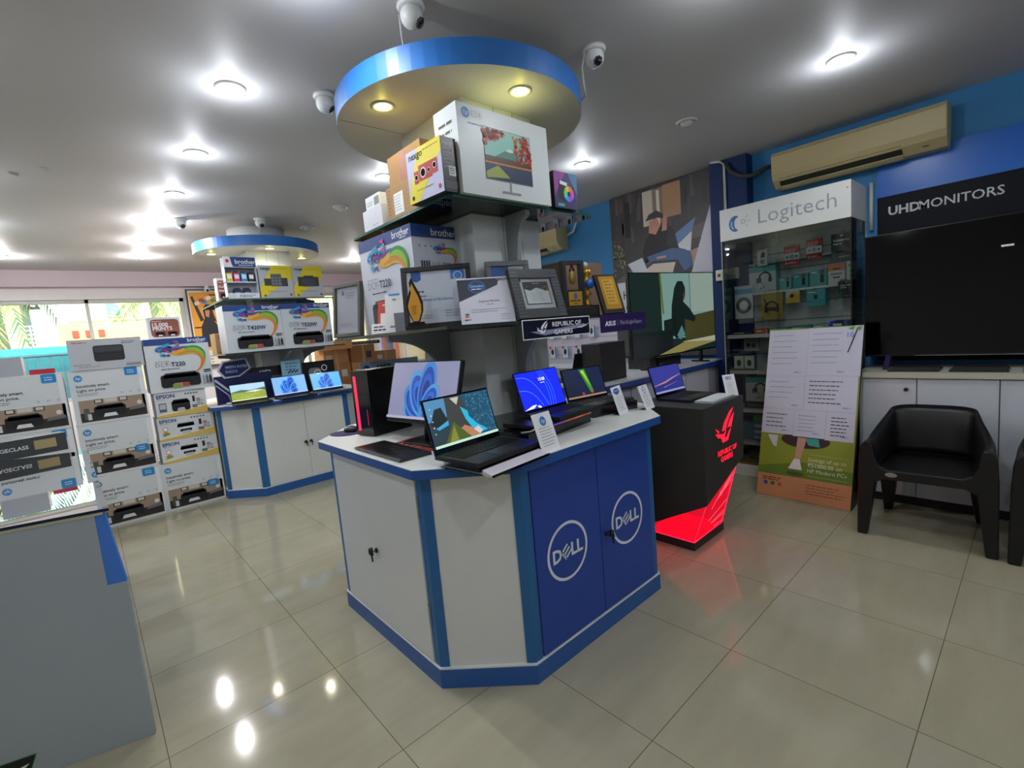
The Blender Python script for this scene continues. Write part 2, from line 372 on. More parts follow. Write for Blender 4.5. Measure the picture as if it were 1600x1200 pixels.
# ------------------------------------------------------------------ the two display islands
OCT = .27
def octo(h, c): return [(-h, -h+c), (-h+c, -h), (h-c, -h), (h, -h+c), (h, h-c), (h-c, h), (-h+c, h), (-h, h-c)]
def lock(par, o, n, name='key_lock'):
    """A cam lock with its key and hanging second key; N is the outward direction."""
    n = Vector(n); o = Vector(o); s = Vector((0, 0, 1)).cross(n); m = MB()
    m.tube([o, o+n*.008], .012, M('#2a2a2a', .3, .6)); m.tube([o+n*.008, o+n*.03], .0035, STEEL)
    c = o+n*.03; m.tube([c-s*.0+Vector((0, 0, -.006)), c+Vector((0, 0, .02))], .011, BLACK)
    m.tube([c+Vector((0, 0, .012)), c+s*.012+Vector((0, 0, -.012))], .008, BLACK); m.tube([c+s*.006+Vector((0, 0, -.008)), c+s*.008+Vector((0, 0, -.042))], .004, BLACK)
    return m.build(name, par)
def dell_mark(a, x, y, r, mat):
    a.band(x, y, r*.9, r, 0, 360, mat, 2, 56)
    s = r*.62
    a.text('D', x-r*.74, y-s*.36, s, mat, 2, 'l', .03); a.text('L', x+r*.16, y-s*.36, s, mat, 2, 'l', .03); a.text('L', x+r*.46, y-s*.36, s, mat, 2, 'l', .03)
    cx, cy = x-r*.07, y; ca, sa = math.cos(R(38)), math.sin(R(38)); q = s*.37
    P = lambda u, v: (cx+u*ca-v*sa, cy+u*sa+v*ca)
    for u0, v0, u1, v1 in ((-q*.8, -q*.82, q*.8, -q*.5), (-q*.8, -q*.16, q*.8, q*.16), (-q*.8, q*.5, q*.8, q*.82), (-q*.95, -q*.82, -q*.6, q*.82)):
        a.poly([P(u0, v0), P(u1, v0), P(u1, v1), P(u0, v1)], mat, 2)
def island(name, label, cx, cy, blue_doors):
    t = thing(name, label, 'display counter', (cx, cy, 0))
    MB().prism(octo(.715, OCT), .08, .876, LAMINATE).build('cabinet_body', t)
    pl = MB().prism(octo(.727, OCT+.004), 0, .08, M('#22569a', .4)); pl.prism(octo(.7265, OCT+.004), .08, .086, WHITE); pl.build('plinth', t)
    V = octo(.715, OCT)
    for i in range(8):
        a, b, c = Vector(V[i-1]), Vector(V[i]), Vector(V[(i+1) % 8]); u = (a-b).normalized(); v = (c-b).normalized(); k = .036
        nu = Vector((u.y, -u.x)); nv = Vector((-v.y, v.x))
        nu = nu if nu.dot(b) > 0 else -nu; nv = nv if nv.dot(b) > 0 else -nv; bis = (nu+nv).normalized()*.0045
        MB().prism([tuple(b+u*k), tuple(b+u*k+nu*.004), tuple(b+bis), tuple(b+v*k+nv*.004), tuple(b+v*k), tuple(b*.99)], .086, .876, M('#1f6098', .4)).build('corner_post', t)
    tp = MB().prism(octo(.765, OCT+.02), .876, .914, M('#1d4f97', .3), WHITE, WHITE); tp.prism(octo(.764, OCT+.02), .914, .916, WHITE, M('#dfe1dc', .35)); tp.build('worktop', t, .002)
    ins = .445-.04
    if blue_doors:
        d = MB().box(-.724, -ins, .092, -.716, ins, .868, LAMINATE).build('door', t); lock(d, (-.724, .01, .445), (-1, 0, 0))
        hg = MB()
        for z in (.7, .25): hg.box(-.722, -ins-.012, z, -.716, -ins, z+.09, STEEL)
        hg.build('hinge', d)
        for x0, x1, lx in ((-ins, -.002, -.222), (.002, ins, .205)):
            m = MB().box(x0, -.724, .092, x1, -.716, .872, DEEP); dell_mark(m.face((0, -.724, 0), (1, 0, 0), (0, 0, 1)), lx, .469, .125, M('#dcdfe6', .5)); d = m.build('door', t)
            d['label'] = 'blue door panel with a white ring logo'
            if x0 > -.1: lock(d, (.04, -.724, .45), (0, -1, 0))
    else:
        for x0, x1 in ((-ins, -.002), (.002, ins)):
            d = MB().box(x0, -.722, .092, x1, -.716, .868, LAMINATE).build('door', t)
            lock(d, (.022 if x0 > -.1 else -.03, -.722, .45), (0, -1, 0))
    return t
island('display_counter', 'white and blue octagonal counter with two blue doors bearing ring logos', 1.615, 2.035, True)
island('display_counter', 'white octagonal counter with plain locked doors in front of the tall windows', 1.615, 5.765, False)

COLM = M('#c6cbcb', .3, noise=.04, nscale=2)
def column(name, cx, cy):
    m = MB().box(-.215, -.28, .916, .215, .24, 2.4395, COLM)
    for z in (1.43, 1.95): m.box(-.2165, -.2815, z-.012, .2165, .2415, z-.008, INK)
    for x in (-.03, .09): m.box(x, -.281, .916, x+.002, -.28, 2.439, M('#5c6162', .5))
    m.box(-.222, -.287, .916, .222, .247, 1.0, M('#7c8282', .3))
    o = m.build(name, None, 0, (cx, cy, 0)); return struct(o)
column('column_1', 1.615, 2.035); column('column_2', 1.615, 5.765)

def arc_bracket(m, z, reach, drop, d):
    """Plate with a scooped edge that carries a shelf; d: 0 -y, 1 -x, 2 +y, 3 +x."""
    c0 = {0: .28, 1: .215, 2: .24, 3: .215}[d]; P = [(c0, z), (reach, z), (reach, z-.02)]
    for i in range(11):
        a = R(90-9*i); P.append((reach-.01-(reach-c0-.07)*math.cos(a), z-.03-drop*(1-math.sin(a))))
    P += [(c0+.06, z-drop-.12), (c0, z-drop-.12)]
    old = m.M
    m.M = old @ Matrix.Rotation(R({0: 180, 1: 90, 2: 0, 3: -90}[d]), 4, 'Z'); m.extr(P, 'x', -.014, .014, M('#8d9496', .3)); 
    m.M = old
def shelf(cx, cy, z, half, cut, mat, edge, label, drop, name, skip=()):
    t = thing(name, label, 'shelf', (cx, cy, 0))
    poly = [(-half, -half+cut), (-half+cut, -half), (half-.02, -half), (half, -half+.02), (half, half-cut), (half-cut, half), (-half+cut, half), (-half, half-cut)]
    inner = [(-.218, -.283), (.218, -.283), (.218, .243), (-.218, .243)]
    m = MB(); h = half
    for pl in ([poly[0], poly[1], (poly[1][0], -.283) if False else (-.218, -h), (-.218, h), poly[6], poly[7]], [(.218, -h), poly[2], poly[3], poly[4], poly[5], (.218, h)], [(-.218, -h), (.218, -h), (.218, -.283), (-.218, -.283)], [(-.218, .243), (.218, .243), (.218, h), (-.218, h)]):
        m.prism(pl, z-.012, z, edge, mat, mat)
    m.build('pane', t)
    for d in range(4):
        if d in skip: continue
        m = MB(); arc_bracket(m, z-.0125, half-.03, drop, d); m.build('bracket', t)
    return t
DARKSHELF = M('#23282a', .15)
shelf(1.615, 2.035, 1.435, .585, .05, DARKSHELF, M('#2b3330', .2), 'dark glass shelf of awards and certificates around the nearer column', .2, 'display_shelf')
shelf(1.615, 2.035, 1.955, .455, .02, SHELFGLASS, EDGE, 'green edged clear glass shelf of boxes under the canopy with yellow lights', .3, 'display_shelf', (1,))
shelf(1.615, 5.765, 1.41, .585, .05, DARKSHELF, M('#2b3330', .2), 'dark glass shelf of printer boxes around the column by the windows', .2, 'display_shelf')
shelf(1.615, 5.765, 1.93, .54, .02, SHELFGLASS, EDGE, 'glass shelf of yellow boxes under the canopy by the windows', .3, 'display_shelf', (0,))

# ------------------------------------------------------------------ canopies and ceiling lights
RIM = M('#c9c9c6', .35, .3)
def lamp(par, loc, watts, col, rad=.035, spot=0):
    l = bpy.data.lights.new('lamp', 'SPOT' if spot else 'POINT'); l.energy = watts; l.color = col; l.shadow_soft_size = rad
    if spot: l.spot_size = R(spot); l.spot_blend = .55
    o = bpy.data.objects.new('lamp', l); COL.objects.link(o); o.parent = par; o.location = loc; return o
def canopy(label, cx, cy, col, watts):
    t = thing('canopy', label, 'canopy', (cx, cy, 2.44))
    n = 72; P = [(.61*math.cos(2*math.pi*i/n), .61*math.sin(2*math.pi*i/n)) for i in range(n)]
    MB().prism(P, 0, .1, M('#2a74c4', .42), M('#c6c6c2', .5), M('#b9b8b2', .5)).build('disc', t)
    MB().lathe([(.28, .1), (.28, .26)], M('#d5d8d6', .4), 48).build('collar', t)
    m = MB(); m.box(-.61*.93, .19, -.0008, -.215, .192, .0, M('#6b6a64', .5)); m.build('seam', t)
    for dx, dy in ((-.46, -.03), (-.02, -.46), (.46, .03), (.02, .46)):
        d = MB().lathe([(.036, -.001), (.04, -.006), (.05, -.006), (.052, 0)], RIM, 24, (dx, dy, 0)).build('downlight', t)
        MB().lathe([(0, -.0035), (.036, -.0035)], E('#fff3c4', 9), 20, (dx, dy, 0)).build('bulb', d)
        lamp(d, (dx, dy, -.02), watts, col, .03, 150); lamp(d, (dx, dy, -.035), watts*.05, (1, .9, .1), .012)
    return t
canopy('round canopy with a blue rim and yellow downlights over the ring logo counter', 1.615, 2.035, (1, .93, .42), CANOPY_W)
canopy('round canopy with a blue rim over the printer boxes by the windows', 1.6, 5.77, (1, .92, .8), CANOPY_W)

def downlight(label, x, y, lit=True, group=None, far=1.):
    t = thing('downlight', label, 'ceiling light', (x, y, ZC), group=group)
    MB().lathe([(.048, -.001), (.052, -.012), (.066, -.01), (.07, -.002), (.07, 0)], RIM, 28).build('ring', t)
    m = MB().lathe([(0, -.034), (.02, -.032), (.036, -.022), (.045, -.006), (.046, -.0015)], E('#f4f6ff', 26) if lit else M('#c9ccd0', .2), 20); m.build('bulb', t)
    if lit: lamp(t, (0, 0, -.05), LAMP_W*far, (.90, .95, 1) if far == 1 else (1, .95, .93), .016, 165); lamp(t, (0, 0, -.13), HALO_W*far, (.86, .92, 1) if far == 1 else (1, .94, .92), .012)
    return t
first = downlight('lit round downlight before the blue rimmed canopy, first of a row toward the windows', .73, 2.71, True, 'downlights toward the long window')
rest = ['second lit downlight of the row toward the windows', 'third lit downlight of the row toward the windows', 'fourth lit downlight of the row, beside a dome camera', 'fifth lit downlight of the row toward the windows', 'sixth lit downlight, the last before the windows']
for i, lb in enumerate(rest[:2]): dup(first, (.73, 3.67+.955*i, ZC), None, lb)
bright = downlight(rest[2], .73, 3.67+.955*2, True, 'downlights toward the long window', 2.4)
for i, lb in enumerate(rest[3:]): dup(bright, (.73, 3.67+.955*(i+3), ZC), None, lb)
for x, y, lb in ((3.27, .78, 'lit downlight in front of the cream air conditioner'), (3.27, 2.58, 'lit downlight beside the colourful fan box'), (1.985, 3.55, 'lit downlight behind the brown cartons on the glass shelf'), (1.99, .8, 'lit downlight of the ceiling over the open floor'), (.73, 1.75, 'lit downlight of the ceiling above the glass counter')):
    dup(first, (x, y, ZC), None, lb, 'lit ceiling downlights')
for x, y, lb in ((-.49, 7.74, 'lit downlight over the stacked printer cartons'), (3.38, 7.25, 'lit downlight over the brown cartons')): dup(bright, (x, y, ZC), None, lb, 'lit ceiling downlights')
for x, y in ((2.0, 7.3), (-1.8, 6.4), (-1.8, 7.9)): dup(bright, (x, y, ZC), None, 'lit downlight of the ceiling out of the picture', 'lit ceiling downlights elsewhere in the shop')
for x, y in ((-.55, .8), (-.55, 2.7), (-.55, 4.6), (.73, -.2), (.73, -2.2), (2.0, -1.2), (3.27, -1.2), (3.27, -2.9), (-2.2, 1.7), (-2.2, 4.5), (-2.2, -1.5), (2.0, -3), (-.55, 6.1)):
    dup(first, (x, y, ZC), None, 'lit downlight of the ceiling out of the picture', 'lit ceiling downlights elsewhere in the shop')
off = downlight('unlit downlight in the ceiling near the blue pillar', 3.27, 1.67, False, 'unlit ceiling downlights')
dup(off, (2.03, 4.51, ZC), None, 'unlit downlight near the white boxes on the glass shelf')
dup(off, (2.02, 5.4, ZC), None, 'unlit downlight beside the white canopy collar')

def dome_camera(label, x, y, rz, cable):
    t = thing('dome_camera', label, 'security camera', (x, y, ZC), rz)
    MB().lathe([(.052, 0), (.055, -.012), (.05, -.022), (.047, -.022)][::-1], M('#dfe2e2', .3), 28).build('base', t)
    MB().ball((0, 0, -.045), .045, M('#e3e6e6', .25), n=24).build('dome', t)
    m = MB(); q = Vector((0, -.74, -.67)).normalized(); c = Vector((0, 0, -.045))
    m.tube([c+q*.036, c+q*.0465], .022, M('#3a3d40', .3)); m.tube([c+q*.046, c+q*.049], .014, GLOSSBLACK); m.build('lens', t)
    if cable: MB().tube(cable, .004, M('#cfd2d4', .5), 6).build('cable', t)
    return t
dome_camera('white dome camera hanging before the blue rimmed canopy with its cable', 1.15, 1.70, 40, [(.0, .05, -.03), (.005, .05, -.10), (.0, .045, -.155), (.03, .12, -.16)])
dome_camera('white dome camera with a drooping cable beyond the canopy with yellow lights', 2.02, 1.478, -25, [(-.045, 0, -.01), (-.06, .02, -.08), (-.05, .03, -.16), (-.04, .04, -.2), (-.07, .11, -.23)])
dome_camera('white dome camera half hidden by the blue canopy rim', 1.13, 2.55, 60, None)
dome_camera('white dome camera beside the row of lit downlights', .87, 5.45, 20, None)
dome_camera('white dome camera in front of the white collar of the canopy by the windows', 1.49, 5.19, 10, [(.0, .04, -.03), (.01, .05, -.1), (-.01, .05, -.17), (.02, .06, -.2)])
t = thing('wall_camera', 'small white camera above the orange poster', 'security camera', (1.6, 8.72, 2.5)); m = MB().tube([(0, 0, 0), (0, 0, -.05)], .03, WHITE); m.build('mount', t); MB().ball((0, 0, -.07), .04, WHITE).build('body', t); MB().tube([(0, -.03, -.08), (0, -.045, -.09)], .018, GLOSSBLACK).build('lens', t)
for i, (x, y, lb) in enumerate(((-.18, 4.52, 'larger scrap of paper stuck on the bare ceiling'), (-.03, 4.34, 'small white scrap of paper curling from the bare ceiling'))):
    m = MB().add([(0, 0, -.001), (.05, .01, -.004), (.045, .05, -.012), (.005, .04, -.002)], [(3, 2, 1, 0)], M('#c9cccc' if i else '#8f9496', .6)); tag(m.build('paper_scrap', None, 0, (x, y, ZC)), lb, 'paper')
# ------------------------------------------------------------------ printed cartons
def hp_mark(a, x, y, r, mat, l=2, fg=PAPER):
    a.circ(x, y, r, mat, l, 28); a.text('hp', x, y-r*.36, r*1.35, fg, l+1, 'c', .005, .25)
HPB = M('#1d86c4', .45); BOXW = M('#cfd3d6', .5); BW2 = M('#dfe2e4', .5)
def printer_pic(a, x, y, w, h, l, body='#15171b', paper='#d8dadb'):
    m = M(body, .35); a.rrect(x, y, x+w, y+h, h*.2, m, l); a.poly([(x+.06*w, y+h*.72), (x+.94*w, y+h*.72), (x+.9*w, y+h*1.12), (x+.12*w, y+h*1.12)], M('#24272c', .35), l)
    a.rect(x+w*.2, y+h*.24, x+w*.78, y+h*.5, M('#050506', .5), l+1); a.poly([(x+w*.26, y-h*.02), (x+w*.72, y-h*.02), (x+w*.66, y+h*.3), (x+w*.32, y+h*.3)], M(paper, .6), l+2)
def hp_art(a, W, H, low=False):
    a.rect(W*.93, H*.02, W*.99, H*.98, BW2, 1)
    ph = H*.40; y0 = H*.05
    a.rect(W*.07, y0, W*.97, y0+ph, M('#9a8672', .6), 1); a.rect(W*.07, y0, W*.97, y0+ph*.42, M('#2c2320', .5), 2)
    for x0, x1, c in ((.27, .38, '#2a2622'), (.40, .58, '#b9b5aa'), (.6, .72, '#3b342c')):
        a.rect(W*x0, y0+ph*.80, W*x1, y0+ph, M(c, .5), 2); a.rect(W*(x0+.015), y0+ph*.84, W*(x1-.015), y0+ph*.97, M('#c9c2b4', .5), 3)
    printer_pic(a, W*.25, y0+ph*.16, W*.43, ph*.5, 4)
    a.rect(W*.12, y0+ph*.1, W*.19, y0+ph*.62, M('#4d5546', .5), 3); a.rect(W*.16, y0+ph*.08, W*.21, y0+ph*.36, M('#c7cbd0', .5), 4)
    a.poly([(W*.72, y0+ph*.3), (W*.95, y0+ph*.36), (W*.95, y0+ph*.5), (W*.74, y0+ph*.46)], M('#6d6a6c', .5), 4); a.rect(W*.74, y0+ph*.18, W*.94, y0+ph*.3, M('#17181b', .5), 5); a.circ(W*.88, y0+ph*.64, ph*.1, M('#d8d3cb', .5), 5)
    hp_mark(a, W*.12, H*.86, W*.055, HPB)
    a.text('Intuitively smart.', W*.08, H*.69, W*.066, INK, 2, 'l', .012); a.text('Light on price.', W*.08, H*.61, W*.066, INK, 2, 'l', .012)
    a.para(W*.08, H*.565, W*.3, 2, H*.03, H*.009, M('#55585c', .5), 2, 3)
    for i in range(3): a.band(W*(.66+.12*i), H*.53, W*.012, W*.018, 0, 360, M('#8b8f94', .5), 2, 10)
    if low: a.rrect(W*.72, y0+ph*.72, W*.9, y0+ph*1.08, W*.02, HPB, 6); a.para(W*.76, y0+ph*.94, W*.1, 2, H*.04, H*.012, PAPER, 7, 4)
    else: a.rrect(W*.74, H*.84, W*.92, H*.998, W*.02, HPB, 2); a.para(W*.78, H*.93, W*.1, 2, H*.04, H*.012, PAPER, 3, 4)
def splash(a, x, y, s, l, k=1.):
    """A ribbon of coloured paint that curls over to the right."""
    spine = [(-1.45, .45), (-1.05, .55), (-.7, .42), (-.35, .36), (0, .45), (.35, .5), (.68, .38), (.88, .08), (.9, -.3), (.75, -.68), (.5, -.95)]
    for i, (c, off, w0) in enumerate((('#2aa0cf', .16, .30), ('#6b2f86', .10, .26), ('#c63a7f', .02, .2), ('#d9a92c', -.04, .34), ('#c98a2a', -.1, .14), ('#2f8f48', .14, .2), ('#8fb83a', .04, .16), ('#e07a2e', -.13, .12))):
        lo, hi = ((0, 6), (0, 7), (1, 8), (2, 10), (3, 11), (4, 10), (4, 9), (6, 11))[i]; q0 = spine[lo:hi]; q = []
        for k in range(len(q0)-1):
            p = [q0[max(k-1, 0)], q0[k], q0[k+1], q0[min(k+2, len(q0)-1)]]
            for f in (0, .25, .5, .75): q.append(tuple(.5*(2*p[1][d]+(p[2][d]-p[0][d])*f+(2*p[0][d]-5*p[1][d]+4*p[2][d]-p[3][d])*f*f+(3*p[1][d]-p[0][d]-3*p[2][d]+p[3][d])*f**3) for d in (0, 1)))
        q.append(q0[-1]); n = len(q)
        a.line([(x+s*(u+.3*off), y+s*(v*.85+off)) for u, v in q], [1.3*s*w0*math.sin(math.pi*(.12+.82*k/(n-1))) for k in range(n)], M(c, .5), l+i)
    r = random.Random(3)
    for i in range(16):
        an = R(r.uniform(95, 178)); d = s*r.uniform(1.0, 1.6); c = r.choice(['#2aa0cf', '#6b2f86', '#c63a7f', '#2aa0cf'])
        px, py = x+d*math.cos(an), y+.8*d*math.sin(an); a.poly([(px, py), (px+.28*s, py-.1*s), (px+.3*s, py+.06*s)], M(c, .5), l+8)
def brother_art(model):
    def f(a, W, H):
        a.rect(0, H*.88, W, H, NAVY, 1); a.text('brother', W*.97, H*.915, W*.095, PAPER, 2, 'r', .012); a.para(W*.8, H*.895, W*.16, 1, 1, H*.01, PAPER, 2, 2)
        splash(a, W*.60, H*.63, W*.31, 2)
        a.text('DCP-', W*.13, H*.475, W*.105, M('#6b6f78', .5), 12, 'l', -.012); n = text_shape('DCP-', -.012); a.text(model, W*.13+(n[3]-n[2]+.05)*W*.105, H*.475, W*.105, M('#1d2a55', .5), 12, 'l', .02)
        a.para(W*.13, H*.57, W*.28, 1, 1, H*.01, GREY, 11, 6); a.para(W*.2, H*.42, W*.3, 1, 1, H*.012, INK, 11, 8)
        printer_pic(a, W*.17, H*.08, W*.62, H*.24, 13, '#17191e', '#c79a6a'); a.rect(W*.34, H*.07, W*.47, H*.14, M('#7c9a3d', .5), 17); a.rect(W*.49, H*.08, W*.6, H*.15, M('#a7433c', .5), 17)
        a.rect(W*.86, H*.3, W*.97, H*.36, INK, 3); a.text('TANK', W*.915, H*.31, W*.04, PAPER, 4, 'c')
        for i, c in enumerate(('#9aa0a6', '#5d636b', '#23262b')): a.rect(W*(.82+.055*i), H*.1, W*(.86+.055*i), H*.23, M(c, .5), 14); a.rect(W*(.83+.055*i), H*.23, W*(.85+.055*i), H*.26, M(c, .5), 14)
        a.rect(W*.81, H*.09, W*.99, H*.1, GREY, 14)
    return f
def brother_side(a, W, H):
    a.rect(0, H*.88, W, H, NAVY, 1); a.text('brother', W*.93, H*.905, W*.17, PAPER, 2, 'r', .012)
    splash(a, W*.70, H*.72, W*.2, 2); a.text('DCP-', W*.36, H*.61, W*.085, M('#6b6f78', .5), 12); a.text('T220', W*.57, H*.61, W*.085, M('#1d2a55', .5), 12, 'l', .02)
    printer_pic(a, W*.4, H*.43, W*.45, H*.13, 13, '#26292e', '#a3764c')
    for i in range(4): a.rect(W*(.14+.05*i), H*.58, W*(.17+.05*i), H*.66, INK, 3); a.circ(W*(.14+.12*i), H*.8, W*.02, GREY, 3)
    a.para(W*.12, H*.36, W*.35, 5, H*.05, H*.008, M('#777b80', .5), 2, 9); a.para(W*.58, H*.36, W*.35, 5, H*.05, H*.008, M('#777b80', .5), 2, 10)
    a.rect(W*.08, H*.39, W*.94, H*.392, GREY, 2); a.para(W*.1, H*.1, W*.8, 3, H*.03, H*.01, GREY, 2, 12)
def epson_art(tone, body):
    def f(a, W, H):
        a.poly([(0, 0), (W, 0), (W, H*.3), (W*.5, H*.16), (0, H*.08)], M('#d2b35f', .5), 1); a.poly([(0, H*.08), (W*.5, H*.16), (W, H*.3), (W, H*.34), (W*.5, H*.2), (0, H*.12)], M('#efe3b8', .5), 1)
        a.text('EPSON', W*.04, H*.77, H*.2, M('#1a2c6b', .5), 2, 'l', .03); a.para(W*.05, H*.7, W*.15, 1, 1, H*.02, GREY, 2)
        if body == '#d9dcdf': a.circ(W*.12, H*.5, H*.1, M('#b85a4b', .5), 2); a.circ(W*.12, H*.5, H*.08, PAPER, 3); 
        else: a.rect(W*.06, H*.22, W*.2, H*.58, M('#5b5f66', .5), 2); a.rect(W*.075, H*.34, W*.185, H*.54, M('#b6bcc4', .5), 3)
        if body == '#d9dcdf': a.poly([(W*.05, H*.2), (W*.2, H*.26), (W*.12, H*.36)], M('#3f9a4a', .5), 2); a.poly([(W*.05, H*.3), (W*.2, H*.3), (W*.12, H*.42)], M('#d8852f', .5), 3)
        printer_pic(a, W*.3, H*.2, W*.36, H*.42, 4, body, '#b9bfc6')
        for i in range(5): a.circ(W*(.6+.055*i), H*.86, H*.035, M('#4c4f55', .5), 2, 10)
        a.rect(W*.72, H*.5, W*.77, H*.74, INK, 3); a.rect(W*.8, H*.56, W*.87, H*.62, M('#c24a5a', .5), 3); a.para(W*.8, H*.5, W*.14, 3, H*.08, H*.03, M('#4c4f55', .5), 3, 5); a.rect(W*.7, H*.25, W*.8, H*.38, M('#6b707a', .5), 3)
        a.para(W*.7, H*.95, W*.26, 1, 1, H*.025, GREY, 2, 7)
    return f
def canon_art(a, W, H):
    a.rrect(W*.32, H*.25, W*.74, H*.78, W*.04, M('#26282c', .35), 1); a.rrect(W*.34, H*.56, W*.72, H*.74, W*.03, M('#3c3f45', .3), 2); a.rect(W*.36, H*.5, W*.7, H*.52, M('#0c0d0e', .4), 2)
    a.para(W*.06, H*.88, W*.2, 1, 1, H*.03, M('#b5485a', .5), 1); a.para(W*.72, H*.86, W*.2, 2, H*.05, H*.02, INK, 1, 4); a.text('IMAGECLASS', W*.04, H*.14, H*.075, M('#5a5d61', .5), 1); a.para(W*.1, H*.08, W*.3, 1, 1, H*.025, GREY, 1); a.rect(W*.74, H*.04, W*.95, H*.13, GREY, 1)
def print15_art(a, W, H):
    a.rrect(W*.06, H*.08, W*.94, H*.9, W*.12, M('#8a4a3a', .5), 1); a.text('15,000', W*.12, H*.58, W*.19, PAPER, 2, 'l', .02); a.text('PRINTS', W*.12, H*.4, W*.19, PAPER, 2, 'l', .02); a.para(W*.12, H*.8, W*.3, 1, 1, H*.03, M('#e9b7a8', .5), 2)
    for i in range(2): printer_pic(a, W*(.18+.38*i), H*.14, W*.3, H*.16, 3)
def yellow_art(black):
    def f(a, W, H):
        Y = M('#e6d21c', .5); a.poly([(W*.42, H), (W, H), (W, H*.62), (W*.05, H*.02), (0, H*.02), (0, H*.3)], Y, 1); a.poly([(W*.52, H), (W*.98, H), (W*.5, H*.5), (W*.2, H*.5)], Y, 2)
        a.text('nexgo', W*.07, H*.87, W*.12, INK, 3, 'l', .02); a.para(W*.45, H*.9, W*.45, 1, 1, H*.012, M('#8f7a10', .5), 3)
        c = M('#2c2f34', .4)
        if black: a.rect(W*.16, H*.36, W*.86, H*.66, c, 3); a.rect(W*.36, H*.62, W*.7, H*.7, c, 4); a.rect(W*.3, H*.35, W*.74, H*.6, M('#3c4047', .4), 5)
        else: a.rect(W*.14, H*.38, W*.34, H*.6, c, 3); a.rect(W*.34, H*.36, W*.66, H*.74, M('#54585f', .4), 3); a.rect(W*.66, H*.36, W*.84, H*.62, c, 3); [a.circ(W*(.4+.1*(i % 3)), H*(.44+.09*(i//3)), W*.03, M('#7b8088', .4), 4, 10) for i in range(9)]
        a.circ(W*.9, H*.1, W*.04, M('#b03a4a', .5), 3); a.circ(W*.12, H*.08, W*.035, M('#6b5a10', .5), 3); a.para(W*.2, H*.2, W*.6, 1, 1, H*.014, M('#6b6f22', .5), 3)
    return f
def carton(name, label, cat, group, loc, w, d, h, rz=0, art=None, mat=BOXW, left=None, right=None, back=None, top=None, leftart=None, rightart=None, topart=None):
    """A box whose front looks along -y before turning by RZ about its front corner at LOC."""
    m = MB(); mats = {}
    if left: mats[0] = left
    if right: mats[1] = right
    if top: mats[5] = top
    m.box(0, 0, 0, w, d, h, mat, mats)
    for x in (w*.5,): m.box(x-.0006, .004, h, x+.0006, d-.004, h+.0003, M('#8d8f90', .6))
    if art: art(m.face((0, -.0004, 0), (1, 0, 0), (0, 0, 1)), w, h)
    if leftart: leftart(m.face((-.0004, d, 0), (0, -1, 0), (0, 0, 1)), d, h)
    if rightart: rightart(m.face((w+.0004, 0, 0), (0, 1, 0), (0, 0, 1)), d, h)
    if topart: topart(m.face((0, 0, h+.0004), (1, 0, 0), (0, 1, 0)), w, d)
    o = m.build(name, None, 0, loc, rz); return tag(o, label, cat, group)

def hp2(a, W, H): hp_art(a, W, H, True)
G1 = 'printer cartons stacked by the windows'
# column in the middle (its lower part is behind the glass counter)
carton('printer_box', 'white printer carton at the floor, badge at its top, under two like it', 'box', G1, (-.1, 5.4, 0), .497, .34, .455, 0, hp_art)
carton('printer_box', 'white printer carton second from the floor, blue badge over its photo', 'box', G1, (-.105, 5.405, .457), .5, .34, .455, 0, hp2)
carton('printer_box', 'white printer carton third from the floor, under the grey carton', 'box', G1, (-.1, 5.41, .914), .497, .34, .46, 0, hp_art)
carton('printer_box', 'grey printer carton showing one dark printer, topmost of its stack', 'box', G1, (-.07, 5.4, 1.376), .49, .3, .255, 0, canon_art, M('#b6b9be', .5))
# column beside the far counter
carton('printer_box', 'white printer carton at the floor beside the far counter', 'box', G1, (.395, 5.405, 0), .488, .34, .445, 0, hp2)
carton('printer_box', 'white and yellow printer carton with a pale printer, lowest of three', 'box', G1, (.43, 5.41, .447), .45, .3, .21, 0, epson_art(1, '#d9dcdf'))
carton('printer_box', 'white and yellow printer carton with a red clock mark, middle of three', 'box', G1, (.435, 5.415, .659), .445, .3, .2145, 0, epson_art(1, '#d9dcdf'))
carton('printer_box', 'white and yellow printer carton with a black printer, uppermost of three', 'box', G1, (.445, 5.41, .8755), .40, .3, .23, 0, epson_art(1, '#1b1d21'))
carton('printer_box', 'blue topped printer carton with a paint swirl on the stack by the far counter', 'box', G1, (.43, 5.40, 1.108), .5, .34, .49, 0, brother_art('T220'))
carton('sign_box', 'white carton with a brown print count panel on the stacked cartons', 'box', None, (.5, 5.5, 1.6), .25, .16, .2, 0, print15_art)
# column at the edge, mostly cut by the frame
carton('printer_box', 'white printer carton with the photo, upper one behind the glass counter', 'box', G1, (-.63, 5.41, .914), .5, .34, .46, 0, hp_art)
carton('printer_box', 'white printer carton under another, behind the glass counter top', 'box', G1, (-.63, 5.41, .457), .5, .34, .455, 0, hp_art)
carton('printer_box', 'white printer carton at the floor behind the glass counter', 'box', G1, (-.63, 5.41, 0), .5, .34, .455, 0, hp2)
carton('grey_box', 'plain light grey box on top of the cartons at the window', 'box', None, (-.62, 5.42, 1.376), .27, .22, .15, 0, None, M('#a9acb4', .5))
carton('red_box', 'flat red box lying on top of the white cartons', 'box', None, (-.32, 5.46, 1.376), .15, .16, .04, 0, None, M('#b3202e', .5))

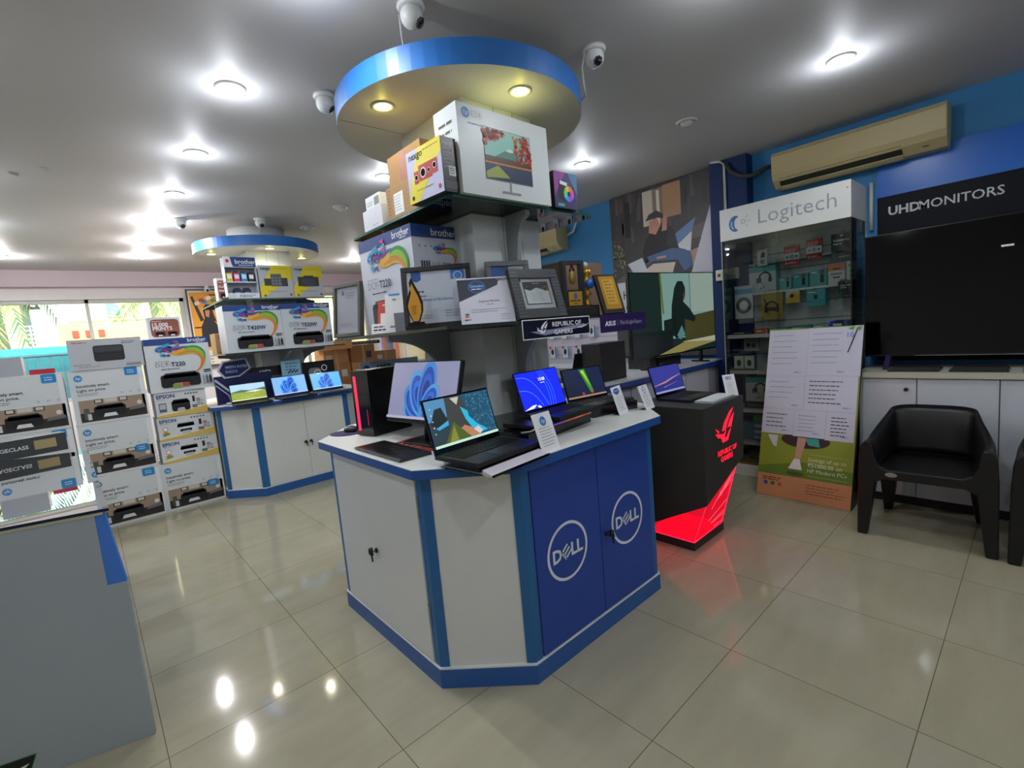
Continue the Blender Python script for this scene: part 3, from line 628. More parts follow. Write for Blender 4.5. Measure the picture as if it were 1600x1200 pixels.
# boxes on the shelves by the windows
carton('printer_box', 'paint swirl printer carton on the dark shelf, first of two', 'box', 'swirl printer cartons on the dark shelf', (1.05, 5.185, 1.411), .512, .3, .45, 0, brother_art('T420W'), M('#c6cbd0', .5))
carton('printer_box', 'paint swirl printer carton on the dark shelf, the one beside the window glare', 'box', 'swirl printer cartons on the dark shelf', (1.565, 5.185, 1.411), .50, .3, .455, 0, brother_art('T520W'), M('#c6cbd0', .5))
t = thing('ink_display', 'cardboard ink display with a blue header and coloured bottles on two tiers', 'display', (1.13, 5.25, 1.931))
m = MB(); KW = M('#cfd2d8', .5)
m.box(0, .1, 0, .28, .11, .40, KW); m.box(0, 0, 0, .006, .11, .3, KW); m.box(.274, 0, 0, .28, .11, .3, KW); m.box(0, 0, .155, .28, .11, .165, KW); m.box(0, 0, 0, .28, .11, .02, KW); m.box(0, -.002, 0, .28, .002, .055, KW)
m.box(0, -.0, .3, .28, .11, .306, KW); m.box(0, -.002, .3, .28, .004, .40, KW)
a = m.face((0, -.0025, 0), (1, 0, 0), (0, 0, 1)); a.poly([(.08, .305), (.28, .305), (.28, .398), (.06, .398), (.07, .33)], NAVY); a.text('brother', .1, .335, .058, PAPER, 2, 'l', .012); a.circ(.035, .36, .016, RED, 1); a.para(.13, .318, .13, 1, 1, .006, PAPER, 2); a.rect(.07, .005, .27, .05, M('#e3e6ea', .5), 1); a.para(.1, .03, .15, 2, .014, .006, NAVY, 2)
m.build('stand', t)
for i, c in enumerate(('#d7c42a', '#d8327a', '#1f8fd0', '#1d1f22')):
    m = MB().box(0, 0, 0, .05, .045, .085, M(c, .4)); m.box(.004, .005, .085, .046, .04, .1, M('#14223f', .4)); m.box(.006, -.001, .03, .044, 0, .07, PAPER)
    tag(m.build('ink_bottle', None, 0, (1.145+.064*i, 5.27, 2.0961)), 'bottle of %s ink on the upper tier of the cardboard display' % ('yellow', 'magenta', 'cyan', 'black')[i], 'ink bottle', 'ink bottles in the cardboard display')
for i in range(2):
    m = MB().box(0, 0, 0, .065, .045, .075, M('#16233f', .4)); m.box(.008, .005, .075, .057, .04, .088, M('#16233f', .4)); m.box(.01, -.001, .03, .055, 0, .045, M('#8fa6d0', .4))
    tag(m.build('ink_bottle', None, 0, (1.19+.085*i, 5.27, 1.9515)), 'squat navy ink bottle on the lower tier of the cardboard display', 'ink bottle', 'navy ink bottles in the cardboard display')
carton('speaker_box', 'yellow and grey box picturing a tall speaker, next to the ink display', 'box', None, (1.425, 5.25, 1.931), .318, .2, .325, 0, yellow_art(False), M('#b9bcc2', .5))
carton('speaker_box', 'yellow and grey box picturing a black wide speaker, at the shelf end', 'box', None, (1.747, 5.25, 1.931), .308, .2, .325, 0, yellow_art(True), M('#b9bcc2', .5))
carton('sign_box', 'white carton with a brown print panel behind the ink display', 'box', None, (1.08, 5.42, 1.931), .14, .1, .22, 0, print15_art)
carton('brown_carton', 'brown carton with small print behind the swirl printer boxes', 'box', None, (1.06, 5.75, 1.411), .2, .25, .22, 0, lambda a, W, H: (a.para(W*.1, H*.85, W*.6, 2, H*.1, H*.05, M('#7a5230', .6), 1), a.para(W*.1, H*.06, W*.6, 1, 1, H*.05, M('#7a5230', .6), 1)), CARD)

# ------------------------------------------------------------------ boxes on the clear glass shelf
Z2 = 1.9556
def hpmon_art(a, W, H):
    hp_mark(a, W*.085, H*.9, W*.04, M('#2f8fc9', .4)); a.text('E24i', W*.14, H*.87, W*.07, M('#a9adb0', .4), 2, 'l', -.005); a.para(W*.1, H*.79, W*.3, 1, 1, H*.012, GREY, 2)
    x0, y0, x1, y1 = W*.25, H*.22, W*.77, H*.80; a.rect(x0-.003, y0-.006, x1+.003, y1+.003, M('#5a5d60', .4), 1)
    sw, sh = x1-x0, y1-y0; a.rect(x0, y0, x1, y1, M('#c97a2a', .4), 2); a.poly([(x0, y0+.45*sh), (x1, y0+.45*sh), (x1, y1), (x0, y1)], M('#7fc4b4', .4), 3)
    a.poly([(x0+.2*sw, y0+.45*sh), (x0+.5*sw, y0+.66*sh), (x0+.56*sw, y0+.66*sh), (x0+.86*sw, y0+.45*sh)], M('#3d7a72', .4), 4); a.poly([(x0+.43*sw, y0+.61*sh), (x0+.5*sw, y0+.66*sh), (x0+.56*sw, y0+.66*sh), (x0+.63*sw, y0+.61*sh), (x0+.53*sw, y0+.59*sh)], M('#d9dcc0', .4), 5)
    a.rect(x0, y0, x1, y0+.3*sh, M('#1d2f4e', .4), 3); a.poly([(x0, y0+.12*sh), (x0+.25*sw, y0+.28*sh), (x0+.5*sw, y0+.06*sh), (x0, y0)], M('#9aa64a', .4), 4); a.rect(x0, y0+.34*sh, x1, y0+.45*sh, M('#4a3214', .4), 4)
    r = random.Random(11)
    for i in range(230):
        s = r.random(); px = x0+sw*(s*.42 if i % 2 else 1-s*.38); top = .55+.25*abs(px-x0-sw*.45)/sw*1.2; py = y0+sh*r.uniform(max(.5, 1.28-top) if i % 2 else .4, .97)
        if i % 2 and py < y0+sh*(.62+.3*s): continue
        a.circ(px, min(py, y1-.008), r.uniform(.004, .011), M(r.choice(['#b5322a', '#d1552a', '#8f1f2c', '#d98a2a', '#c7403a']), .4), 6, 6)
    a.rect(W*.50, H*.09, W*.515, H*.22, M('#8c8f92', .3), 3); a.rect(W*.41, H*.065, W*.62, H*.09, M('#8c8f92', .3), 3)
carton('monitor_box', 'large white monitor carton with an autumn lake picture under the blue rimmed canopy', 'box', None, (1.211, 1.552, Z2), .512, .155, .345, .5, hpmon_art, M('#cfd6d6', .35), leftart=lambda a, W, H: (a.para(W*.2, H*.8, W*.6, 3, H*.1, H*.03, M('#3c4046', .5), 1), a.para(W*.2, H*.4, W*.5, 5, H*.06, H*.015, GREY, 1)))
def spk_front(a, W, H):
    a.rect(0, 0, W, H, M('#c3c1dd', .4), 1); a.poly([(W*.36, H), (W, H), (W, H*.75), (W*.3, 0), (0, 0), (0, H*.12)], M('#e2d53a', .4), 2); a.text('nexgo', W*.08, H*.82, W*.17, INK, 3, 'l', .02)
    a.para(W*.5, H*.9, W*.45, 1, 1, H*.02, M('#8f7a10', .5), 3)
    for x0, x1, y0, y1 in ((.2, .33, .34, .58), (.34, .72, .36, .66), (.72, .88, .4, .66)): a.rect(W*x0, H*y0, W*x1, H*y1, M('#b52c22', .4), 3)
    for x, y, r in ((.265, .46, .05), (.47, .5, .085), (.64, .5, .04), (.8, .54, .055)): a.circ(W*x, H*y, W*r, PAPER, 4, 16); a.circ(W*x, H*y, W*r*.75, GLOSSBLACK, 5, 16)
    a.circ(W*.12, H*.1, W*.04, INK, 3, 10); a.circ(W*.9, H*.12, W*.04, M('#b03a4a', .5), 3, 10); a.para(W*.25, H*.2, W*.5, 1, 1, H*.02, M('#8f7a10', .5), 3)
def spk_side(a, W, H):
    a.text('nexgo', W*.12, H*.85, W*.3, PAPER, 1, 'l', .02); a.para(W*.1, H*.75, W*.7, 6, H*.06, H*.018, M('#9a9ca0', .5), 1); a.rect(W*.4, H*.3, W*.85, H*.48, PAPER, 1); a.para(W*.45, H*.42, W*.35, 3, H*.04, H*.015, INK, 2); a.rect(W*.08, H*.06, W*.92, H*.2, M('#4a4c50', .5), 1); a.circ(W*.7, H*.78, W*.05, RED, 2, 8)
carton('speaker_box', 'yellow and lilac speaker box with a black printed side before the monitor carton', 'box', None, (1.118, 1.80, Z2), .235, .075, .205, -87, spk_front, M('#1a1b1e', .35), rightart=spk_side)
carton('brown_carton', 'open brown carton with a paper label, lower one on the clear glass shelf', 'box', 'brown cartons on the clear glass shelf', (1.185, 2.12, Z2), .28, .2, .155, -90, lambda a, W, H: (a.rect(W*.25, H*.15, W*.55, H*.75, PAPER, 1), a.para(W*.28, H*.65, W*.22, 6, H*.08, H*.02, GREY, 2), a.para(W*.04, H*.9, W*.12, 8, H*.1, H*.03, M('#7a5230', .6), 1)), CARD)
carton('brown_carton', 'taped brown carton resting on another on the clear glass shelf', 'box', 'brown cartons on the clear glass shelf', (1.20, 2.10, Z2+.1565), .29, .2, .135, -90, lambda a, W, H: (a.rect(W*.36, 0, W*.6, H, M('#955f40', .5), 1),), M('#a67f56', .8, noise=.12, nscale=12))
carton('white_box', 'plain white box at the end of the clear glass shelf', 'box', None, (1.175, 2.36, Z2), .2, .13, .105, -90, lambda a, W, H: a.para(W*.5, H*.2, W*.3, 1, 1, H*.03, GREY, 1), M('#c9cbd3', .5))
carton('white_box', 'small white box with print lying on the plain white box', 'box', None, (1.19, 2.345, Z2+.106), .15, .1, .065, -90, lambda a, W, H: (a.para(W*.1, H*.5, W*.45, 2, H*.2, H*.07, GREY, 1), a.rect(W*.62, H*.2, W*.95, H*.8, M('#6f7468', .5), 1)), M('#d5d6dc', .5))
def fan_art(a, W, H):
    a.rect(0, 0, W, H, M('#3b2a5e', .35), 1); a.poly([(0, H), (W*.5, H), (0, H*.3)], M('#8b3f8f', .35), 2); a.poly([(W, H), (W, H*.4), (W*.6, H)], M('#2f6f9a', .35), 2)
    a.poly([(W*.2, H*.25), (W*.5, H*.2), (W*.5, H*.75), (W*.2, H*.78)], M('#16171b', .3), 3); a.poly([(W*.24, H*.66), (W*.55, H*.62), (W*.55, H*.72), (W*.24, H*.76)], M('#d7d9dc', .3), 4); a.rrect(W*.36, H*.2, W*.86, H*.62, W*.04, M('#1b1c22', .3), 4)
    cs = ['#e6459a', '#e6743a', '#e6c93a', '#6fd14a', '#3ad1c0', '#3a8fe6', '#7a4ae6', '#c04ae0']
    for i, c in enumerate(cs): a.band(W*.61, H*.41, W*.07, W*.22, i*45, i*45+45, M(c, .35), 5, 5)
    a.circ(W*.61, H*.41, W*.07, M('#0c0d10', .3), 6, 16); a.rect(W*.12, H*.04, W*.4, H*.12, M('#2fb5a8', .4), 4)
carton('fan_box', 'black box with a rainbow coloured fan at the end of the clear glass shelf', 'box', None, (1.748, 1.555, Z2), .165, .16, .165, 0, fan_art, M('#141417', .35))
# ------------------------------------------------------------------ awards, frames and signs on the dark shelf
ZS = 1.4358
def plate(name, label, cat, loc, w, h, rz, tilt, th, mat, art, parts=None, group=None, rim=0, rimmat=None, prop=None):
    """An upright plate leaning back by TILT degrees about its lower front edge."""
    tt = math.tan(R(tilt)); loc = (loc[0], loc[1], loc[2]+th*math.sin(R(tilt))+.0003); t = thing(name, label, cat, loc, rz, group, tilt)
    if rim:
        m = MB()
        for x0, z0, x1, z1 in ((0, 0, w, rim), (0, h-rim, w, h), (0, rim, rim, h-rim), (w-rim, rim, w, h-rim)): m.box(x0, 0, z0, x1, th, z1, rimmat)
        m.build('frame', t, .002)
        m = MB().box(rim, th*.4, rim, w-rim, th*.8, h-rim, mat); art(m.face((rim, th*.4-.0004, rim), (1, 0, 0), (0, 0, 1)), w-2*rim, h-2*rim); m.build('certificate', t)
        MB().box(rim, th*.3-.001, rim, w-rim, th*.3, h-rim, glass('frame_glass', '#fdfefe', .35)).build('glass', t)
    else:
        m = MB().box(0, 0, 0, w, th, h, mat); art(m.face((0, -.0004, 0), (1, 0, 0), (0, 0, 1)), w, h); m.build('board', t)
    if prop: 
        m = MB(); m.extr([(th+.0005, th*tt*.2), (th+prop, prop*tt+.001), (th+.0005, h*.6)], 'x', w*.5-.02, w*.5+.02, BLACK); m.build('easel_leg', t)
    return t
CB = M('#2457a8', .45)
def a_dell(a, W, H):
    a.rect(W*.08, H*.84, W*.24, H, CB); a.poly([(W*.08, H*.84), (W*.24, H*.84), (W*.16, H*.8)], CB); a.rect(W*.74, H*.82, W*.97, H, M('#3f78cf', .45)); a.band(W*.86, H*.88, W*.06, W*.075, 0, 360, PAPER, 2, 20)
    a.para(W*.12, H*.6, W*.16, 1, 1, H*.025, INK); a.text('Certificate of Excellence', W*.14, H*.43, H*.07, M('#2f68b8', .5), 1, 'l', .005); a.para(W*.12, H*.52, W*.2, 1, 1, H*.015, INK); a.para(W*.6, H*.22, W*.32, 3, H*.05, H*.012, GREY); a.para(W*.12, H*.15, W*.3, 2, H*.05, H*.012, GREY, 1, 4)
plate('framed_certificate', 'black framed certificate with blue ribbons behind the golden flame trophy', 'framed certificate', (1.06, 1.86, ZS), .305, .275, -38, 9, .02, M('#cfd6e2', .4), a_dell, rim=.022, rimmat=BLACK, prop=.03)
t = thing('flame_trophy', 'golden flame shaped trophy on a dark base before a black framed certificate', 'trophy', (1.045, 1.735, ZS), -38)
MB().box(-.045, -.022, 0, .045, .022, .014, M('#2a211d', .2)).box(-.034, -.016, .014, .034, .016, .03, M('#1b1513', .2)).build('base', t, .002)
P = [(-.012, .03), (-.03, .075), (-.034, .105), (-.022, .14), (-.012, .165), (-.014, .19), (-.004, .21), (.006, .185), (.022, .15), (.034, .11), (.032, .075), (.014, .03)]
MB().extr(P, 'y', -.008, .008, M('#2c1c10', .25)).build('rim', t)
m = MB().extr([(x*.78, .03+(z-.03)*.84+.004) for x, z in P], 'y', -.0125, .0125, M('#e0a23a', .3)); a = m.face((0, -.013, 0), (1, 0, 0), (0, 0, 1)); a.para(-.012, .095, .022, 6, .007, .0025, M('#7a5416', .5)); m.build('flame', t)
def a_eps(a, W, H):
    a.poly([(0, H*.5), (0, H*.97), (W*.72, H*.97), (W*.76, H*.9), (W*.74, H*.82)], M('#23243a', .4), 1); a.circ(W*.35, H*.8, W*.16, M('#2f7fd0', .4), 2, 24, .75); a.circ(W*.35, H*.8, W*.145, M('#1d3a70', .4), 3, 24, .75); a.text('Genuine', W*.35, H*.79, W*.075, M('#9fd0f4', .4), 4, 'c', .01); a.para(W*.25, H*.74, W*.2, 1, 1, H*.02, PAPER, 4)
    a.text('EPSON', W*.95, H*.91, W*.07, INK, 2, 'r', .02); a.text('Supplies Partner', W*.55, H*.46, W*.06, M('#33363f', .5), 1, 'c'); a.para(W*.5, H*.4, W*.14, 1, 1, H*.015, GREY); a.para(W*.2, H*.3, W*.68, 2, H*.05, H*.012, GREY)
    for i, c in enumerate(('#e0742c', '#d9a92c', '#3d8f6a', '#3a5fb0')): a.circ(W*(.1+.035*(i % 2)), H*(.17+.045*(i//2)), W*.022, M(c, .5), 1, 10)
    a.para(W*.06, H*.09, W*.12, 1, 1, H*.02, INK); a.para(W*.74, H*.17, W*.18, 3, H*.05, H*.012, GREY)
plate('certificate_board', 'white certificate board with a dark corner flash beside the flame trophy', 'certificate', (1.215, 1.655, ZS), .235, .205, -30, 14, .006, M('#d5d5e0', .4), a_eps, prop=.03)
def a_grey(a, W, H): a.poly([(0, 0), (0, H), (W*.55, H), (W*.3, H*.5)], CB); a.rect(W*.3, H*.9, W*.8, H*.96, GREY); a.para(W*.5, H*.6, W*.4, 5, H*.08, H*.015, GREY)
plate('framed_certificate', 'grey framed blue and white certificate behind the ribbed dark frame', 'framed certificate', (1.40, 1.665, ZS), .21, .285, -24, 12, .022, M('#c6ccd6', .4), a_grey, rim=.024, rimmat=M('#5e6163', .35), prop=.03)
def a_rog(a, W, H):
    a.rect(0, 0, W, H, M('#c9cfd3', .3)); a.rect(W*.1, H*.14, W*.9, H*.9, M('#23272c', .4), 2); a.poly([(W*.13, H*.17), (W*.87, H*.17), (W*.87, H*.58), (W*.72, H*.62), (W*.5, H*.7), (W*.3, H*.6), (W*.13, H*.66)], M('#dfe6ea', .4), 3)
    a.poly([(W*.13, H*.68), (W*.3, H*.72), (W*.22, H*.8)], M('#b06a2c', .4), 4); a.circ(W*.78, H*.66, W*.07, M('#8c5a2a', .4), 5); a.circ(W*.78, H*.66, W*.045, M('#1d1f22', .4), 6); a.para(W*.4, H*.83, W*.24, 1, 1, H*.025, PAPER, 4); a.para(W*.3, H*.5, W*.4, 5, H*.06, H*.012, GREY, 4); a.circ(W*.03, H*.95, W*.05, INK, 3)
t = plate('framed_certificate', 'wide ribbed dark frame around a small certificate above the emblem sign', 'framed certificate', (1.415, 1.505, ZS), .265, .232, -9, 17, .024, M('#33373a', .35), a_rog, rim=.045, rimmat=M('#2f3236', .4), prop=.03)
for x in (.003, .223):
    m = MB()
    for i in range(14): m.box(x, -.001, .008+.0155*i, x+.039, 0, .014+.0155*i, M('#4a4f54', .35))
    m.build('ribbing', t)
GOLD = M('#c9982e', .28, .7); WOODB = M('#1a1210', .3)
t = thing('wooden_award', 'tall black open frame award with a gold plate and a hanging bronze crest', 'award', (1.755, 1.545, ZS), -14)
m = MB()
for b in ((0, 0, .045, .018, .27), (.105, 0, .045, .123, .27), (.018, 0, .252, .105, .27), (.018, 0, .045, .105, .13)): m.box(b[0], 0, b[2], b[3], .03, b[4], WOODB) if len(b) == 5 else None
m.build('frame', t); MB().box(-.012, -.012, 0, .19, .05, .045, WOODB).build('base', t, .003)
m = MB().box(.022, -.003, .055, .101, 0, .122, GOLD); a = m.face((.022, -.0035, .055), (1, 0, 0), (0, 0, 1)); a.circ(.04, .045, .01, M('#2a4f9a', .4), 1, 16, 1.5); a.para(.008, .02, .062, 1, 1, .007, M('#5d3f10', .5)); a.para(.03, .008, .02, 1, 1, .004, M('#5d3f10', .5)); m.build('name_plate', t)
m = MB().ball((.062, .014, .19), .026, M('#8f7a3a', .35, .5), .75, .35, 1.25); m.tube([(.05, .014, .222), (.062, .014, .252), (.074, .014, .222)], .006, M('#6d2c1e', .5)); m.build('crest', t)
t = thing('trophy_cup', 'shiny golden cup trophy with a blue crest on a black block', 'trophy', (1.995, 1.605, ZS), -20)
MB().box(-.04, -.035, 0, .05, .035, .055, BLACK).build('base', t); m = MB().box(-.025, -.037, .008, .03, -.0355, .045, GOLD); m.build('name_plate', t)
m = MB().lathe([(.03, .055), (.012, .075), (.01, .1), (.028, .115), (.012, .13), (.03, .16), (.034, .18), (.014, .2), (.028, .215), (.03, .235), (.012, .245)], GOLD, 20); m.build('cup', t)
MB().ball((0, 0, .262), .018, M('#c7d3da', .1, .4)).build('finial', t); MB().tube([(0, -.036, .165), (0, -.041, .165)], .026, M('#2a5fc0', .3)).build('crest', t)
def a_plq(a, W, H):
    a.rect(W*.16, H*.1, W*.9, H*.95, GOLD); a.rect(W*.26, H*.2, W*.8, H*.88, M('#a9781c', .35), 2); a.rect(W*.275, H*.21, W*.785, H*.87, M('#d6a83a', .3, .5), 3)
    for i in range(7): a.para(W*.36, H*(.8-.085*i), W*.36, 1, 1, H*.02, M('#5d3f10', .5), 4, i)
plate('plaque', 'golden plaque on a dark wooden board leaning beside the cup trophy', 'plaque', (1.985, 1.49, ZS), .135, .215, -16, 20, .016, WOODB, a_plq, prop=.03)
carton('wooden_case', 'brown wooden case standing behind the awards', 'box', None, (1.95, 1.72, ZS), .34, .16, .30, 0, None, M('#7d6450', .6, noise=.15), right=M('#3d332b', .6))
# cards at the other corner
plate('framed_certificate', 'grey framed sheet at the shelf corner beside the swirl printer carton', 'framed certificate', (1.035, 2.595, ZS), .235, .285, -78, 7, .028, M('#c9cbdc', .4), lambda a, W, H: (a.circ(W*.3, H*.88, W*.06, M('#4a6fc0', .5)), a.para(W*.45, H*.85, W*.4, 3, H*.05, H*.02, GREY), a.para(W*.2, H*.2, W*.5, 2, H*.04, H*.012, GREY)), rim=.02, rimmat=M('#4b4c47', .4), prop=.03)
carton('printer_box', 'paint swirl printer carton turned sideways on the dark shelf of awards', 'box', None, (1.13, 2.36, ZS), .475, .27, .47, -87, brother_art('T220'), M('#c6cad6', .45), rightart=brother_side)
plate('pay_card', 'red and white payment card stand before the swirl printer carton', 'card stand', (1.06, 2.12, ZS), .085, .155, -60, 12, .004, M('#c9483c', .4), lambda a, W, H: (a.rect(W*.18, H*.12, W*.82, H*.62, PAPER), a.para(W*.3, H*.85, W*.4, 1, 1, H*.04, PAPER)), prop=.03)
plate('pay_card', 'tall white payment card stand beside the red one', 'card stand', (1.055, 2.03, ZS), .09, .18, -50, 12, .004, PAPER, lambda a, W, H: (a.rect(W*.2, H*.95, W*.8, H, M('#3a9ad0', .4)), a.para(W*.4, H*.83, W*.2, 1, 1, H*.04, GREY), a.para(W*.25, H*.12, W*.5, 1, 1, H*.05, GREY)), prop=.03)
plate('notice_card', 'small white notice card with two printed lines at the shelf edge', 'card', (1.033, 2.13, ZS), .1, .048, -60, 15, .003, PAPER, lambda a, W, H: (a.para(W*.12, H*.62, W*.6, 1, 1, H*.11, INK), a.para(W*.12, H*.3, W*.8, 1, 1, H*.13, INK, 2, 3)), prop=.02)
carton('grey_box', 'small plain grey box between the payment card and the framed certificate', 'box', None, (1.07, 1.965, ZS), .07, .05, .085, -50, None, M('#8d8f9c', .5))
def eye(a, x, y, s, mat, l=2):
    """A slanted eye with three upward blades."""
    P = lambda *q: [(x+s*u, y+s*v) for u, v in q]
    a.poly(P((-1, .1), (-.78, -.12), (-.45, -.2), (-.3, -.45), (.25, -.42), (.62, .1), (.4, .02), (.1, -.25), (-.1, -.22), (.12, .1), (-.2, -.05), (-.75, .05)), mat, l)
    a.poly(P((-.35, .1), (-.1, .48), (.5, .92), (.95, 1.05), (.45, .62), (.15, .3), (.05, .1)), mat, l)
    a.poly(P((.2, .16), (.5, .5), (1.0, .82), (.8, .45), (.62, .12), (.45, .2)), mat, l)
    a.poly(P((-1, .35), (-.72, .05), (-.6, .15)), mat, l)
def hang_sign(name, label, x0, x1, z0, z1, art, mat, y=1.446, rot=0):
    t = thing(name, label, 'sign', (x0, y, z0), rot); W, H = x1-x0, z1-z0
    m = MB().box(0, -.004, 0, W, 0, H, mat); art(m.face((0, -.0044, 0), (1, 0, 0), (0, 0, 1)), W, H); m.build('panel', t)
    m = MB().box(W*.25, 0, H-.006, W*.75, .003, H, STEEL); m.build('clip', t); return t
def a_rg(a, W, H):
    a.rect(0, 0, W, H, PAPER); a.rect(W*.012, H*.05, W*.988, H*.95, M('#0b0e24', .3), 2)
    a.poly([(W*.1, H*.38), (W*.3, H*.15), (W*.95, H*.45), (W*.9, H*.6), (W*.4, H*.42)], M('#8a8fb0', .3), 3); eye(a, W*.27, H*.45, H*.42, PAPER, 4)
    a.text('REPUBLIC OF', W*.41, H*.57, H*.33, PAPER, 5, 'l', .02, 0, 0, 1.2); a.text('GAMERS', W*.43, H*.16, H*.33, PAPER, 5, 'l', .02, 0, 0, 1.2); a.line([(W*.78, H*.42), (W*.86, H*.42), (W*.97, H*.58)], [H*.02, H*.08, H*.02], PAPER, 5)
hang_sign('gaming_sign', 'dark sign with a white eye emblem hung on the dark shelf edge', 1.36, 1.80, 1.352, 1.436, a_rg, M('#1a1d33', .3))
def a_as(a, W, H):
    for i, (x, pts) in enumerate(((.1, 0),)): pass
    a.text('ASUS', W*.08, H*.36, H*.36, PAPER, 2, 'l', .03, .15, 0, 1.15); a.rect(W*.345, H*.35, W*.35, H*.65, M('#8a85b0', .4), 2); a.text('Thin & Light Expert', W*.4, H*.38, H*.3, M('#c9c3e0', .4), 2, 'l', -.008, 0, 0, .92)
hang_sign('laptop_sign', 'purple sign hung at the end of the dark shelf under the golden plaque', 1.885, 2.275, 1.347, 1.436, a_as, M('#2a1b52', .35))

# ------------------------------------------------------------------ computers on the near counter
ZT = .9165
BODY = M('#141517', .38); DECK = M('#1c1e21', .42); KEY = M('#0a0b0c', .5)
def quad_grid(a, W, H, n, fn): pass
def bloom(a, W, H, bg, s=1., cx=.52, cy=.1, sc=.95):
    """Folded petals of light on a pale field."""
    a.rect(0, 0, W, H, E(bg, s), 1); cols = ['#0b3fb8', '#1259d6', '#1d79ee', '#2f97f7', '#123fae', '#0d55d0', '#4ab0fb', '#0a338f']
    k = 0
    for j, (an, ln, wd) in enumerate(((178, .42, .40), (158, .56, .44), (136, .70, .46), (112, .84, .46), (84, .96, .44), (60, .62, .36), (20, .40, .30))):
        for q in range(4):
            f = 1-.2*q; c0 = ln*H*sc*(.5-.02*q); ra = ln*H*sc*.5*f; rb = wd*H*.5*f*sc; ca, sa = math.cos(R(an)), math.sin(R(an)); ex, ey = W*cx+c0*ca, H*cy+c0*sa
            poly = [(ex+ra*math.cos(u)*ca-rb*math.sin(u)*sa, ey+ra*math.cos(u)*sa+rb*math.sin(u)*ca) for u in [2*math.pi*i/28 for i in range(28)]]
            poly = [(min(max(px, .002), W-.002), min(max(py, .002), H-.002)) for px, py in poly]
            c = ('#58b4fa', '#0f52cf', '#1f7aee', '#0c3cae')[q] if j % 2 else ('#3d9cf6', '#0b45bd', '#1765dd', '#0a3498')[q]
            a._a(poly, [tuple(range(28))], E(c, s*(1. if q else .9)), 2+k); k += .35
    a.rect(0, 0, W, H*.045, E('#c9c6e6' if bg != '#5fb4ee' else '#bfe0f5', s), 14)
def keyboard(m, x0, y0, x1, y1, z, rows, cols, mat, wave=0):
    dx, dy = (x1-x0)/cols, (y1-y0)/rows
    for j in range(rows):
        i = 0
        while i < cols:
            wd = 1 if not (j == 0 and 4 <= i < 9) else 5
            if wd == 5 and i > 4: i += 1; continue
            m.box(x0+dx*i+dx*.1, y0+dy*j+dy*.1, z, x0+dx*(i+wd)-dx*.1, y0+dy*(j+1)-dy*.1, z+.0022, mat); i += wd
def laptop(label, loc, rz, w, d, lidh, open_deg, art, body=BODY, deck=DECK, bez=.008, chin=.02, group=None, th=.016, cat='laptop', thin=False):
    """Origin: middle of the hinge, on the desk; the front edge lies at -y."""
    t = thing('laptop', label, cat, loc, rz, group)
    m = MB().box(-w/2, -d, .002, w/2, 0, th, body); m.box(-w/2+.003, -d+.003, th, w/2-.003, -.004, th+.0008, deck); m.build('base', t, .002)
    m = MB(); keyboard(m, -w*.44, -d*.56, w*.44, -d*.12, th+.0008, 5, 15, KEY); m.build('keyboard', t)
    m = MB().box(-w*.16, -d*.94, th+.0008, w*.16, -d*.62, th+.0016, M('#25282c', .3)); m.build('touchpad', t)
    L = Matrix.Translation((0, -.004, th)) @ Matrix.Rotation(R(-(open_deg-90)), 4, 'X')
    m = MB(); m.M = L; m.box(-w/2, 0, .0, w/2, .006, lidh, body); m.build('lid', t, .0015)
    m = MB(); m.M = L; m.box(-w/2+.001, -.0012, .001, w/2-.001, 0, lidh-.001, GLOSSBLACK)
    a = m.face((-w/2+bez, -.0015, chin), (1, 0, 0), (0, 0, 1)); art(a, w-2*bez, lidh-chin-bez); m.build('screen', t)
    return t
